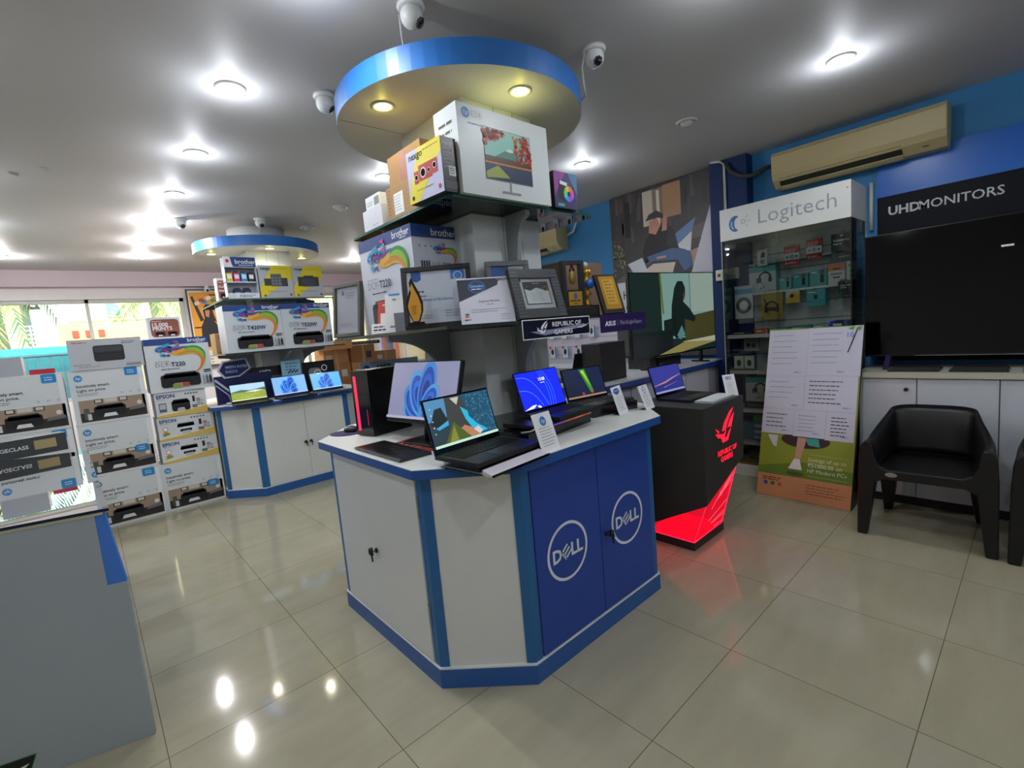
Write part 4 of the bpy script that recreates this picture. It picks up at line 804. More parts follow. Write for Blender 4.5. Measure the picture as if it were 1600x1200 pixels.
def cove(a, W, H):
    s = 1.; a.rect(0, 0, W, H, E('#2d3b44', s)); a.poly([(0, H*.55), (0, H), (W*.3, H), (W*.28, H*.6)], E('#4f86b0', s), 2)
    a.poly([(W*.02, H*.5), (W*.12, H*.8), (W*.22, H*.82), (W*.27, H*.55), (W*.15, H*.4)], E('#1d2522', s), 3); a.poly([(W*.08, H*.4), (W*.16, H*.45), (W*.28, H*.52), (W*.27, H*.42), (W*.12, H*.36)], E('#3aa0cf', s), 4)
    a.poly([(W*.3, H), (W*.55, H), (W*.62, H*.5), (W*.45, H*.2), (W*.28, H*.3)], E('#3c3e3a', s), 3); a.poly([(W*.38, H*.97), (W*.52, H*.97), (W*.46, H*.8)], E('#b7b9b0', s), 4)
    a.poly([(W*.55, H), (W, H), (W, H*.06), (W*.7, H*.06), (W*.62, H*.45)], E('#1e4d68', s), 4)
    r = random.Random(5)
    for i in range(320):
        x = W*r.uniform(.57, .995); y = H*r.uniform(.08, .99)
        if x < W*(.57+.14*(1-y/H)): continue
        a.line([(x, y), (min(x+W*.012, W*.995), y+H*.01)], H*.006, E(r.choice(['#6fa6bf', '#a9cbd8', '#3f7f9f', '#4c90ad']), s), 5)
    a.poly([(W*.5, H*.75), (W*.6, H*.62), (W*.6, H*.5), (W*.7, H*.3), (W*.85, H*.12), (W*.75, H*.1), (W*.6, H*.26), (W*.54, H*.46)], E('#2cb0d6', s), 6)
    a.poly([(W*.42, H*.28), (W*.5, H*.34), (W*.66, H*.2), (W*.72, H*.06), (W*.56, H*.06)], E('#b07c5c', s), 7); a.poly([(W*.62, H*.2), (W*.7, H*.25), (W*.76, H*.12), (W*.7, H*.07)], E('#c9c3c0', s), 8)
    a.poly([(W*.16, H*.06), (W*.34, H*.47), (W*.56, H*.06)], E('#4d5a26', s), 8); a.poly([(W*.22, H*.06), (W*.34, H*.4), (W*.36, H*.06)], E('#7c8430', s), 9)
    a.rect(0, 0, W, H*.055, E('#bfe3cf', s), 12)
    for i in range(7): a.circ(W*(.5+.04*i), H*.028, H*.012, E(('#2f6fd0', '#d0553a', '#26292e')[i % 3], s), 13, 8)
    for i in range(5): a.circ(W*.05, H*(.3+.13*i), H*.016, E(('#9fd3f0', '#e0e4e8')[i % 2], s), 12, 8)
def blue_lock(a, W, H):
    a.rect(0, 0, W, H, E('#1426d8', 1.25))
    for x0, x1, h in ((.02, .58, .85), (.0, .45, .5)):
        a.line([(W*(x0+(x1-x0)*u), H*(h*(1-(u)**3)+.03)) for u in [i/16 for i in range(17)]], H*.012, E('#4f8dff', 1.25), 2)
    for k in range(3): a.line([(W*(.62+.06*k-.1*u*u+.22*u*(1-u)), H*u) for u in [i/14 for i in range(15)]], H*.012, E('#3f7fff', 1.25), 2)
    a.text('13:08', W*.58, H*.72, H*.12, E('#f0f2ff', 1.3), 4, 'c', .01); a.para(W*.53, H*.65, W*.1, 1, 1, H*.02, E('#c7cdff', 1.2), 4)
    a.poly([(W*.0, 0), (W*.2, H*.1), (W*.3, H*.1), (W*.22, H*.02)], E('#dfe2f4', 1.2), 4); a.poly([(W*.3, H*.06), (W*.36, H*.07), (W*.4, 0), (W*.34, 0)], E('#dfe2f4', 1.2), 4)
def aurora(a, W, H):
    a.rect(0, 0, W, H, E('#1a2444', .8)); a.rect(0, 0, W, H*.06, E('#b08a6a', .8), 5)
    a.poly([(W*.42, H*.97), (W*.58, H*.97), (W*.68, H*.15), (W*.6, H*.12)], E('#3f8a2c', .9), 2); a.poly([(W*.47, H*.9), (W*.54, H*.93), (W*.64, H*.3)], E('#8fd01e', 1), 3); a.circ(W*.5, H*.88, H*.05, E('#b7c95a', 1), 4); a.circ(W*.64, H*.14, H*.05, E('#a3452c', 1), 4); a.circ(W*.4, H*.12, H*.05, E('#b03040', 1), 4)
    a.poly([(0, H*.4), (W*.2, H*.5), (W*.35, H*.06), (0, H*.06)], E('#18203a', .8), 2)
def dusk(a, W, H):
    a.rect(0, 0, W, H, E('#3a3fa0', .75)); a.poly([(0, H*.3), (W, H*.5), (W, 0), (0, 0)], E('#2e3488', .75), 2); a.line([(0, H*.3), (W*.4, H*.38), (W*.7, H*.5), (W, H*.6)], [H*.02, H*.07, H*.05, H*.01], E('#c08a8c', .75), 3); a.line([(W*.3, H*.2), (W*.8, H*.32)], [H*.03, H*.01], E('#8a86c8', .75), 3); a.rect(0, 0, W, H*.07, E('#9a9cd8', .8), 4)
def field(a, W, H):
    a.rect(0, 0, W, H, E('#a9cdf0', 1.1)); a.rect(0, H*.05, W, H*.55, E('#8fa53c', 1), 2); a.poly([(0, H*.55), (W*.3, H*.66), (W*.55, H*.58), (W, H*.7), (W, H*.5), (0, H*.5)], E('#4f6a60', 1), 3); a.poly([(W*.4, H*.5), (W*.7, H*.58), (W*.95, H*.52), (W*.7, H*.44)], E('#d9d8cc', 1.1), 4); a.rect(0, 0, W, H*.05, E('#e8f0c0', 1.1), 5)
    r = random.Random(2)
    for i in range(60): a.line([(W*r.random()*.9, H*r.uniform(.08, .45)), (W*(.06+.9*r.random()), H*r.uniform(.08, .45))], H*.012, E(r.choice(['#b5bf4a', '#6d8a30', '#c9cc62']), 1), 4) if i % 3 == 0 else a.circ(W*r.random(), H*r.uniform(.08, .5), H*.02, E(r.choice(['#b5bf4a', '#6d8a30', '#566f2a']), 1), 4, 6)

laptop('black laptop with a rocky coast on screen, at the cut corner of the near counter', (1.10, 1.53, ZT+.026), 6, .352, .238, .215, 105, cove, bez=.008, chin=.022)
m = MB(); AC = glass('acrylic', '#e9f1f1', 1.2); m.box(-.17, -.255, .0, .19, -.02, .004, AC); m.extr([(-.292, 0), (-.244, 0), (-.244, .02), (-.292, .005)], 'x', -.17, .14, M('#c3bec8', .3)); m.extr([(-.296, 0), (-.2925, 0), (-.2925, .008), (-.296, .008)], 'x', -.172, .142, AC); m.box(-.165, -.25, .004, .185, -.03, .0042, M('#b9b2bd', .3)); m.box(-.16, -.22, .0042, .18, -.03, .024, AC); a = m.face((-.17, -.2625, 0), (1, 0, 0), (0, 0, 1))
tag(m.build('acrylic_stand', None, 0, (1.10, 1.53, ZT), 6), 'clear acrylic stand under the laptop with the rocky coast', 'stand')
t = thing('computer_tower', 'black computer tower with a red light bar beside the tilted monitor', 'computer', (1.073, 2.296, ZT), 13)
TB = M('#0c0c0e', .25)
MB().box(0, 0, .0, .25, .14, .345, TB).build('case', t, .004)
m = MB().box(-.012, 0, .004, 0, .14, .341, GLOSSBLACK); m.build('front_panel', t, .003)
m = MB().box(-.0135, .098, .03, -.0122, .118, .315, E('#ff2448', 1.6)); m.build('light_bar', t); MB().box(-.0137, .03, .06, -.0122, .034, .14, E('#c01530', .8)).build('indicator', t)
def tag_card(label, x, y, rz, w, h, mark, tilt=17, z=ZT, foot=.05):
    def art(a, W, H):
        if mark: mark(a, W, H)
        a.para(W*.16, H*.6, W*.72, 7, H*.075, H*.016, M('#6b7480', .5), 1, int(x*100))
    t = thing('price_card', label, 'price card', (x, y, z), rz, None, tilt); m = MB().box(0, 0, 0, w, .003, h, PAPER); art(m.face((0, -.0004, 0), (1, 0, 0), (0, 0, 1)), w, h); m.build('card', t)
    m = MB().extr([(.003, .0), (foot, foot*math.tan(R(tilt))), (.003, .016)], 'x', w*.2, w*.8, AC); m.build('foot', t); return t
tag_card('white price card with a blue round mark beside the rocky coast laptop', 1.266, 1.283, 6, .112, .155, lambda a, W, H: hp_mark(a, W*.5, H*.78, W*.17, M('#1d72c0', .5), 1), foot=.02)
tag_card('white price card with a blue oval mark beside the green streak laptop', 2.005, 1.45, 12, .115, .15, lambda a, W, H: (a.circ(W*.45, H*.83, W*.32, M('#1d5fb0', .5), 1, 24, .42), a.text('SAMSUNG', W*.45, H*.815, W*.1, PAPER, 2, 'c', .01), a.para(W*.25, H*.7, W*.4, 1, 1, H*.02, M('#1d5fb0', .5))))
tag_card('white price card with a blue ring mark at the counter corner', 2.175, 1.40, 8, .105, .135, lambda a, W, H: (a.band(W*.5, H*.8, W*.15, W*.18, 0, 360, M('#1d72c0', .5), 1), a.text('DELL', W*.5, H*.785, W*.1, M('#1d72c0', .5), 1, 'c', .01)), 20)
# tilted monitor
t = thing('monitor', 'monitor with a blue petal wallpaper leaning back beside the computer tower', 'monitor', (1.06, 2.135, ZT), -83)
MW, MH = .485, .29
L = Matrix.Translation((0, 0, .10)) @ Matrix.Rotation(R(-17), 4, 'X')
m = MB(); m.M = L; m.box(0, 0, 0, MW, .022, MH, BODY); m.build('housing', t, .003)
m = MB(); m.M = L; m.box(.002, -.0012, .002, MW-.002, 0, MH-.002, GLOSSBLACK); bloom(m.face((.006, -.0016, .018), (1, 0, 0), (0, 0, 1)), MW-.012, MH-.024, '#9d9fc6', .62, .55, .06, 1.02); m.build('screen', t)
m = MB().tube([(MW/2, .05, .012), (MW/2, .07, .2)], .018, BODY); m.build('neck', t); m = MB().box(MW/2-.1, -.02, 0, MW/2+.1, .14, .012, BODY); m.build('foot', t, .003)
t = thing('desk_keyboard', 'black desk keyboard in clear plastic at the counter edge before the tower', 'keyboard', (.878, 2.118, ZT), -90)
MB().box(0, 0, 0, .42, .15, .012, M('#2b2c30', .3)).build('case', t, .003); m = MB(); keyboard(m, .012, .01, .408, .14, .012, 6, 20, M('#0b0b0d', .35)); m.build('keys', t)
m = MB().box(-.004, -.004, .004, .424, .002, .01, AC); m.build('plastic_sleeve', t)
m = MB().prism([(.02*math.cos(R(10*i))*3.6, .02*math.sin(R(10*i))*4.6) for i in range(36)], 0, .003, M('#231f52', .7)); tag(m.build('mouse_pad', None, 0, (1.02, 2.56, ZT), 20), 'violet mouse pad behind the computer tower', 'mouse pad')
t = thing('mouse', 'black mouse resting on the violet mouse pad', 'mouse', (1.06, 2.57, ZT+.0035), 120); m = MB().ball((0, 0, .008), .032, M('#131315', .3), 1.5, 1, .75); m.build('shell', t); MB().tube([(.03, 0, .026), (.036, 0, .022)], .005, GREY).build('wheel', t)
for i, (x, y, rz, w, d, c, lb) in enumerate(((1.0, 1.74, 8, .26, .3, '#8f2c20', 'red printed leaflet under the tilted monitor'), (1.1, 1.84, -20, .22, .1, '#9a8c92', 'grey card strip lying on the red leaflet'), (1.22, 1.66, 30, .14, .12, '#b9a7a2', 'creased clear wrapper beside the tilted monitor'))):
    m = MB().box(0, 0, 0, w, d, .002, M(c, .4)); a = m.face((0, 0, .0024), (1, 0, 0), (0, 1, 0)); a.para(w*.1, d*.8, w*.7, 4, d*.15, d*.03, M('#d8b8a8' if i == 0 else '#6d6a70', .5)); tag(m.build('leaflet', None, 0, (x, y, ZT+.0022*i), rz), lb, 'leaflet')
t = thing('tent_card', 'pale blue tent card with printed marks standing behind the computer tower', 'sign', (1.15, 2.56, ZT), -3)
m = MB().box(0, 0, 0, .36, .004, .375, M('#7f9eb8', .4)); a = m.face((0, -.0004, 0), (1, 0, 0), (0, 0, 1)); a.poly([(0, .29), (.36, .34), (.36, .375), (0, .375)], M('#a5c2d8', .4)); hp_mark(a, .035, .335, .02, M('#2a3f9a', .4), 2); a.text('AMD', .09, .325, .04, INK, 2, 'l', .03); a.rect(.165, .327, .18, .352, INK, 2); m.build('card', t)
m = MB().extr([(.004, 0), (.1, 0), (.004, .3)], 'x', .15, .2, GREY); m.build('strut', t)

# gaming laptops and their riser
carton('laptop_riser', 'black glossy riser box carrying the blue screen laptop', 'riser', None, (1.335, 1.43, ZT), .5, .2, .046, 8, None, M('#101011', .2))
t = thing('closed_laptop', 'closed dark laptop with a coloured edge glow under the blue screen laptop', 'laptop', (1.39, 1.405, ZT+.0475), 6)
MB().box(0, 0, .004, .40, .225, .022, M('#17181a', .3)).build('base', t, .003); m = MB()
for i, c in enumerate(('#5a2fd0', '#7a3fc0', '#b0503a', '#c0603a', '#a04a32')): m.box(.02+.072*i, -.0015, .01, .092+.072*i, -.0005, .016, E(c, .7))
m.build('light_strip', t)
laptop('slim laptop with a bright blue lock screen on the black riser', (1.655, 1.63, ZT+.071), 2, .31, .22, .2, 108, blue_lock, bez=.005, chin=.012)
laptop('laptop with a green streak on a dark screen beside the blue lock screen laptop', (2.09, 1.72, ZT+.045), -8, .30, .2, .185, 107, aurora, bez=.007, chin=.014, body=M('#25282c', .35), deck=M('#2c3035', .4))
m = MB().box(-.16, -.205, 0, .17, .01, .044, AC); m.box(-.155, -.2, .001, .165, .005, .0015, M('#7d7f86', .4)); tag(m.build('acrylic_stand', None, 0, (2.09, 1.72, ZT), -8), 'clear acrylic stand under the green streak laptop', 'stand')
m = MB().tube([(1.33, 1.47, ZT+.05), (1.36, 1.44, ZT+.052), (1.40, 1.415, ZT+.075), (1.45, 1.40, ZT+.08)], .004, M('#b8babc', .4)); tag(m.build('usb_cable', None), 'white cable lying across the black riser', 'cable')
m = MB().box(0, 0, 0, .14, .1, .003, M('#b9302c', .4)); m.box(.02, .01, .003, .08, .05, .02, M('#2a3560', .5)); tag(m.build('leaflet', None, 0, (2.17, 1.56, ZT), 10), 'red leaflet with a small blue pack at the counter end', 'leaflet')

# ------------------------------------------------------------------ laptops on the far counter
laptop('laptop with a meadow on screen on the counter by the windows', (1.165, 5.16, ZT), -2, .32, .2, .185, 104, field)
laptop('laptop with dark bezel and blue petals, middle one on the counter by the windows', (1.555, 5.16, ZT), 3, .345, .22, .21, 105, lambda a, W, H: bloom(a, W, H, '#7fb6f2', 1., .5, .08, 1.0))
laptop('silver laptop with blue petals at the end of the counter by the windows', (1.935, 5.17, ZT), 3, .335, .21, .2, 106, lambda a, W, H: bloom(a, W, H, '#5fb4ee', 1., .5, .08, 1.0), body=M('#55585c', .4), deck=M('#8a8d90', .4))
t = thing('brand_stand', 'dark blue display stand with silver stripes behind the meadow laptop', 'display stand', (.93, 5.36, ZT), 4)
SB = M('#1a1f4e', .35); SLV = M('#b9bcc8', .35)
m = MB().box(0, 0, 0, .52, .03, .28, SB); a = m.face((0, -.0005, 0), (1, 0, 0), (0, 0, 1)); a.line([(0, .25), (.14, .1), (.16, 0)], .02, SLV); a.line([(0, .2), (.1, .09), (.12, 0)], .01, SLV); m.build('back_panel', t)
m = MB(); P = [(.03, .335), (.08, .255), (.22, .26), (.33, .33), (.3, .44), (.08, .425)]; m.extr(P, 'y', -.012, .0, SLV); m.extr([(.18+(x-.18)*.88, .345+(z-.345)*.82) for x, z in P], 'y', -.016, -.012, M('#1c2350', .3)); a = m.face((0, -.0165, 0), (1, 0, 0), (0, 0, 1)); a.text('WITH INTEL', .1, .35, .036, M('#a9c4e8', .4), 2, 'l', .02); a.text('INSIDE', .1, .305, .036, M('#7f9ac8', .4), 2, 'l', .02); m.build('badge', t)
m = MB().box(.0, -.18, 0, .22, -.01, .008, SLV); m.tube([(.03, -.16, .02), (.2, -.16, .02)], .012, SLV); m.build('foot', t)
t = thing('banner_card', 'black banner card with white lettering behind the far laptops', 'sign', (1.188, 5.43, ZT), 0)
m = MB().box(0, 0, 0, .395, .006, .33, M('#55504c', .5)); a = m.face((0, -.0005, 0), (1, 0, 0), (0, 0, 1)); a.rect(0, .23, .395, .33, M('#0e0e10', .35)); a.text('AMD', .15, .26, .05, PAPER, 2, 'l', .03); a.rect(.255, .262, .27, .292, PAPER, 2); m.build('card', t)
m = MB().extr([(.006, 0), (.06, 0), (.006, .2)], 'x', .1, .14, GREY); m.build('strut', t)
t = thing('notice_card', 'pale blue notice card with dark slanted strokes behind the middle far laptop', 'card', (1.545, 5.36, ZT+.0), 2)
m = MB().box(0, 0, 0, .2, .005, .37, M('#8fc1da', .45)); a = m.face((0, -.0005, 0), (1, 0, 0), (0, 0, 1)); a.para(.04, .33, .13, 3, .03, .008, NAVY); [a.line([(.06+.035*i, .235), (.1+.035*i, .265)], .012, INK, 1) for i in range(3)]; m.build('card', t); m = MB().extr([(.005, 0), (.05, 0), (.005, .25)], 'x', .08, .12, GREY); m.build('strut', t)
t = thing('banner_card', 'black banner card picturing grey earphones behind the silver laptop', 'sign', (1.77, 5.40, ZT), 3)
m = MB().box(0, 0, 0, .36, .006, .33, M('#101114', .35)); a = m.face((0, -.0005, 0), (1, 0, 0), (0, 0, 1)); a.rrect(.06, .12, .2, .26, .04, M('#7e8186', .4)); a.band(.16, .2, .03, .04, 0, 360, PAPER, 2); a.band(.24, .25, .025, .034, 0, 360, PAPER, 2); m.build('card', t); m = MB().extr([(.006, 0), (.1, 0), (.006, .25)], 'x', .16, .2, GREY); m.build('strut', t)
# ------------------------------------------------------------------ glass counter in front
GREYLAM = M('#9ba4a9', .5, noise=.03, nscale=4)
t = thing('glass_counter', 'grey fronted counter with a mirror-like glass top and a blue edge strip', 'counter', (.012, 2.22, 0), -16)
m = MB().extr([(-.95, 0), (0, 0), (0, .615), (-.056, .615), (-.056, .885), (-.95, .885)], 'y', 0, .02, GREYLAM); m.build('front_panel', t, .0015)
m = MB().extr([(-.0555, .6155), (0, .6155), (-.028, .885), (-.0555, .885)], 'y', .002, .018, M('#3f78d0', .45)); m.build('edge_strip', t)
m = MB(); S_ = M('#c8cfd0', .4); PL = [(-.93, .022), (-.03, .022), (-.56, 1.60), (-.95, 1.66)]
rot = lambda x, y: (x*math.cos(R(16))-y*math.sin(R(16)), x*math.sin(R(16))+y*math.cos(R(16)))
PW = [rot(x-.012, y-2.22) for x, y in ((-.86, 2.50), (-.015, 2.265), (-.055, 3.86), (-.43, 4.04), (-.86, 4.2))]
m.prism(PW, .03, .05, S_); m.prism(PW, .55, .57, S_); m.build('inner_shelf', t)
m = MB()
for i in (1, 2, 3):
    (ax, ay), (bx, by) = PW[i], PW[(i+1) % 5]; dx, dy = bx-ax, by-ay; L_ = math.hypot(dx, dy); nx, ny = -dy/L_*.012, dx/L_*.012
    m.prism([(ax, ay), (bx, by), (bx+nx, by+ny), (ax+nx, ay+ny)], 0, .885, M('#4a74b8', .45) if i == 1 else S_)
m.build('side_panel', t)
PT = [rot(x-.012, y-2.22) for x, y in ((-.90, 2.478), (.0, 2.22), (-.045, 3.90), (-.43, 4.09), (-.90, 4.27))]
MB().prism(PT, .886, .897, M('#0f2340', .2), glass('counter_glass', '#a9d3d6', 3.2, .015, 1.5, .16), glass('counter_glass', '#a9d3d6', 3.2, .015, 1.5, .16)).build('glass_top', t)
m = MB(); m.box(-.95, -.002, .876, -.03, 0, .886, M('#b9b49a', .5)); m.build('top_trim', t)
m = MB(); a = m.face((0, -.0006, 0), (1, 0, 0), (0, 0, 1)); a.poly([(-.43, 0.01), (-.36, .005), (-.327, .087), (-.43, .087)], M('#2f8f3a', .5), 0); a.poly([(-.43, .01), (-.362, .007), (-.331, .084), (-.43, .084)], M('#16191a', .4), 1); a.poly([(-.40, .03), (-.36, .05), (-.35, .06), (-.39, .05)], PAPER, 2); m.build('sticker', t)
carton('toner_box', 'dark toner carton with a gold panel lying on the far end of the glass counter', 'box', None, (-.62, 4.00, .8975), .5, .12, .11, 14, lambda a, W, H: (a.text('IMAGECLASS', W*.3, H*.42, H*.28, PAPER, 1, 'l', .02), a.rect(W*.7, H*.3, W*.9, H*.8, M('#a9976a', .5), 1)), M('#3a3f40', .4))
for i, (x, y, w, d, h, c, lb) in enumerate(((-.5, 2.75, .3, .2, .14, '#e7e9ea', 'white carton on the shelf inside the glass counter'), (-.22, 2.55, .12, .1, .06, '#d9dde0', 'small white pack inside the glass counter at its corner'), (-.45, 3.3, .35, .25, .1, '#3aa0b8', 'teal carton on the shelf inside the glass counter'))):
    carton('display_box', lb, 'box', None, (x, y, .6), w, d, h, -10, None, M(c, .5)) if False else carton('display_box', lb, 'box', None, (x, y, .5705), w, d, h, -10, None, M(c, .5))

# ------------------------------------------------------------------ emblem pedestal
STONE = M('#2b2a28', .55, noise=.25, nscale=5); RG = E('#ff1230', 1.1); 
t = thing('emblem_pedestal', 'dark stone-look pedestal with a red lit emblem and a glowing red foot', 'display stand', (2.468, 1.24, 0))
W_, D_, HT = .522, .46, .88
v = [(0, 0, .33), (0, 0, HT), (W_, 0, HT), (.50, 0, .50), (0, D_, HT), (W_, D_, HT), (0, D_, .09), (.49, D_, .09), (.36, .13, .10)]
m = MB()
m.add(v, [(0, 3, 2, 1), (1, 2, 5, 4), (0, 1, 4, 6), (2, 3, 7, 5), (4, 5, 7, 6), (0, 6, 7), (0, 7, 3)], STONE); m.build('body', t)
m = MB().box(.075, .125, 0, .465, D_, .05, STONE); m.build('plinth', t, .002)
RA = glass('red_acrylic', '#f03a48', .8)
n_ = bpy.data.materials.new('lit_red_acrylic'); n_.use_nodes = True; q = n_.node_tree; q.nodes.clear()
ou = q.nodes.new('ShaderNodeOutputMaterial'); ad = q.nodes.new('ShaderNodeAddShader'); tr = q.nodes.new('ShaderNodeBsdfTransparent'); tr.inputs[0].default_value = lin('#c03a44'); em = q.nodes.new('ShaderNodeEmission'); em.inputs[0].default_value = lin('#ff1030'); em.inputs[1].default_value = .42
q.links.new(tr.outputs[0], ad.inputs[0]); q.links.new(em.outputs[0], ad.inputs[1]); q.links.new(ad.outputs[0], ou.inputs[0])
A_, B_, C_, D2, E_ = (.485, .03, .492), (.452, .135, .05), (.082, .13, .05), (.004, .004, .332), (.082, .44, .05)
m = MB().add([A_, B_, C_, D2, E_, (.004, .44, .1)], [(0, 3, 2, 1), (3, 5, 4, 2)], n_); m.build('acrylic_foot', t)
m = MB()
for a_, b_, r_ in ((A_, B_, .0045), (B_, C_, .005), (C_, E_, .005), (D2, C_, .002)): m.tube([a_, b_], r_, E('#ff1838', 2.2))
m.build('light_edge', t)
m = MB().box(.09, .14, .0505, .44, .43, .056, E('#ff0a22', 3.0, True)); m.build('light_panel', t)
m = MB()
for k in range(9):
    r = random.Random(k); p0 = Vector(A_).lerp(Vector(B_), r.random()); p1 = Vector(D2).lerp(Vector(C_), r.uniform(.3, 1)); m.tube([p0, p0.lerp(p1, r.uniform(.3, .7))], .0012, E('#ff6a7a', 1))
m.build('etched_lines', t)
m = MB(); a = m.face((0, -.0006, 0), (1, 0, 0), (0, 0, 1)); eye(a, .26, .70, .125, E('#ff1230', 1.5), 1); a.text('REPUBLIC OF', .28, .575, .042, E('#ff1230', 1.5), 1, 'c', .025); a.text('GAMERS', .27, .535, .042, E('#ff1230', 1.5), 1, 'c', .025); m.build('emblem', t)
laptop('laptop with a violet dusk wallpaper standing on the dark pedestal', (2.81, 1.62, .8805), -4, .33, .23, .20, 107, dusk)
m = MB().box(-.16, -.06, 0, .16, .05, .012, M('#b9bdc0', .35)); [m.box(-.155+.02*i, -.05, .012, -.139+.02*i, .04, .0135, M('#d9dcde', .4)) for i in range(15)]
tag(m.build('slim_keyboard', None, 0, (2.80, 1.33, .8805), 2), 'slim silver keyboard in front of the violet dusk laptop', 'keyboard')
tag_card('white price card at the pedestal edge beside the silver keyboard', 2.90, 1.30, -28, .085, .135, lambda a, W, H: a.para(W*.2, H*.85, W*.5, 2, H*.08, H*.05, M('#3a6fc0', .5)), 16, z=.8805)

# ------------------------------------------------------------------ counter along the blue wall
t = thing('side_counter', 'white fronted counter with a blue edge below the large television', 'counter', (0, 0, 0))
m = MB().box(2.45, 1.96, 0, 4.22, 2.5, .94, M('#8f9399', .5)); m.box(2.43, 1.93, .935, 4.25, 2.5, .975, M('#1d3f86', .35)); m.box(2.43, 1.93, .975, 4.25, 2.5, .985, M('#c3c6cc', .35)); m.box(3.9, 2.5, 0, 4.46, 4.6, .94, M('#8f9399', .5)); m.box(3.88, 2.5, .935, 4.47, 4.6, .985, M('#c3c6cc', .35)); m.build('body', t)
for x in (2.46, 2.85, 3.24, 3.63): MB().box(x, 1.95, .06, x+.375, 1.9595, .925, M('#b6b9c1', .45)).build('door', t)
m = MB().box(2.45, 1.952, 0, 4.22, 1.9595, .055, INK); m.build('kick_board', t)
TV = Matrix.Translation((3.11, 2.10, 0)) @ Matrix.Rotation(R(-7), 4, 'Z')
t = thing('television', 'television showing a dark figure in a pale room, beside the blue pillar', 'television', (3.11, 2.10, .9855), -7); W, H = 1.108, .665
m = MB().box(0, 0, .1, W, .03, .1+H, GLOSSBLACK); m.box(.2, .03, .14, .9, .07, .5, BLACK); m.build('housing', t, .003)
m = MB(); a = m.face((.008, -.0006, .112), (1, 0, 0), (0, 0, 1)); w2, h2 = W-.016, H-.02; s = .5
a.rect(0, 0, w2, h2, E('#16302c', s)); a.rect(w2*.33, h2*.18, w2*.99, h2, E('#8fb8b0', s), 2); a.rect(w2*.68, h2*.5, w2*.99, h2, E('#a9bfb2', s), 3); a.rect(w2*.675, h2*.5, w2*.685, h2, E('#5d8078', s), 4)
a.poly([(w2*.6, h2*.44), (w2*.99, h2*.5), (w2*.99, h2*.08), (w2*.6, h2*.1)], E('#4f4c26', s), 4); a.poly([(w2*.34, h2*.5), (w2*.36, h2*.5), (w2*.34, h2), (w2*.32, h2)], E('#6f7f2e', s), 4)
a.poly([(w2*.45, h2*.6), (w2*.49, h2*.82), (w2*.53, h2*.9), (w2*.59, h2*.9), (w2*.62, h2*.82), (w2*.62, h2*.72), (w2*.59, h2*.64), (w2*.66, h2*.56), (w2*.74, h2*.42), (w2*.72, h2*.37), (w2*.6, h2*.42), (w2*.6, h2*.2), (w2*.48, h2*.18), (w2*.44, h2*.4)], E('#0d2020', s), 5)
a.poly([(w2*.585, h2*.65), (w2*.61, h2*.68), (w2*.625, h2*.76), (w2*.6, h2*.76)], E('#5d4a38', s), 6); a.rect(0, 0, w2*.45, h2*.3, E('#0e1a1e', s), 5); a.poly([(w2*.35, h2*.42), (w2*.5, h2*.45), (w2*.5, h2*.2), (w2*.35, h2*.25)], E('#122420', s), 5)
a.poly([(w2*.5, h2*.22), (w2*.56, h2*.34), (w2*.6, h2*.22), (w2*.54, h2*.16)], E('#5f9a96', s), 7); a.poly([(w2*.28, 0), (w2*.6, h2*.13), (w2*.99, h2*.16), (w2*.99, h2*.08), (w2*.55, 0)], E('#a59a5a', s), 7); a.poly([(w2*.55, h2*.13), (w2*.99, h2*.16), (w2*.99, h2*.09)], E('#c5c9ae', s), 8)
m.build('screen', t)
for x in (.2, .88): m = MB().box(x, -.06, 0, x+.03, .1, .012, BLACK); m.box(x, .005, .012, x+.03, .025, .11, BLACK); m.build('foot', t)
carton('desk_computer', 'small black computer case with a red stripe under the television', 'computer', None, (3.40, 2.16, .9855), .12, .2, .095, -7, lambda a, W, H: (a.rect(W*.3, H*.05, W*.36, H*.95, M('#8f2a24', .4)), a.rect(W*.7, H*.05, W*.74, H*.95, M('#5a5a50', .4))), M('#0d0d0f', .3))
carton('desk_computer', 'low black case lying under the television next to the pillar', 'computer', None, (3.55, 2.15, .9855), .3, .2, .08, -7, lambda a, W, H: a.circ(W*.1, H*.3, H*.08, GREY), M('#0c0c0e', .3))
t = thing('desk_computer', 'tall black computer case standing on the side counter beside the black lid', 'computer', (2.62, 2.03, .9855))
MB().box(0, .0, 0, .30, .16, .27, M('#09090a', .35)).build('case', t, .004); MB().box(.0, -.003, .02, .004, 0, .25, M('#3a3a3d', .3)).build('trim', t)
t = thing('laptop', 'laptop seen from behind with its black lid raised on the side counter', 'laptop', (2.72, 2.27, .9855), 183)
MB().box(-.15, -.22, .002, .15, 0, .016, BODY).build('base', t, .002); m = MB(); m.M = Matrix.Translation((0, -.004, .016)) @ Matrix.Rotation(R(-15), 4, 'X'); m.box(-.15, 0, 0, .15, .006, .2, BODY); m.build('lid', t); m = MB(); m.M = Matrix.Translation((0, -.004, .016)) @ Matrix.Rotation(R(-15), 4, 'X'); m.box(-.09, .0061, .08, -.04, .0066, .086, GREY); m.build('logo', t)

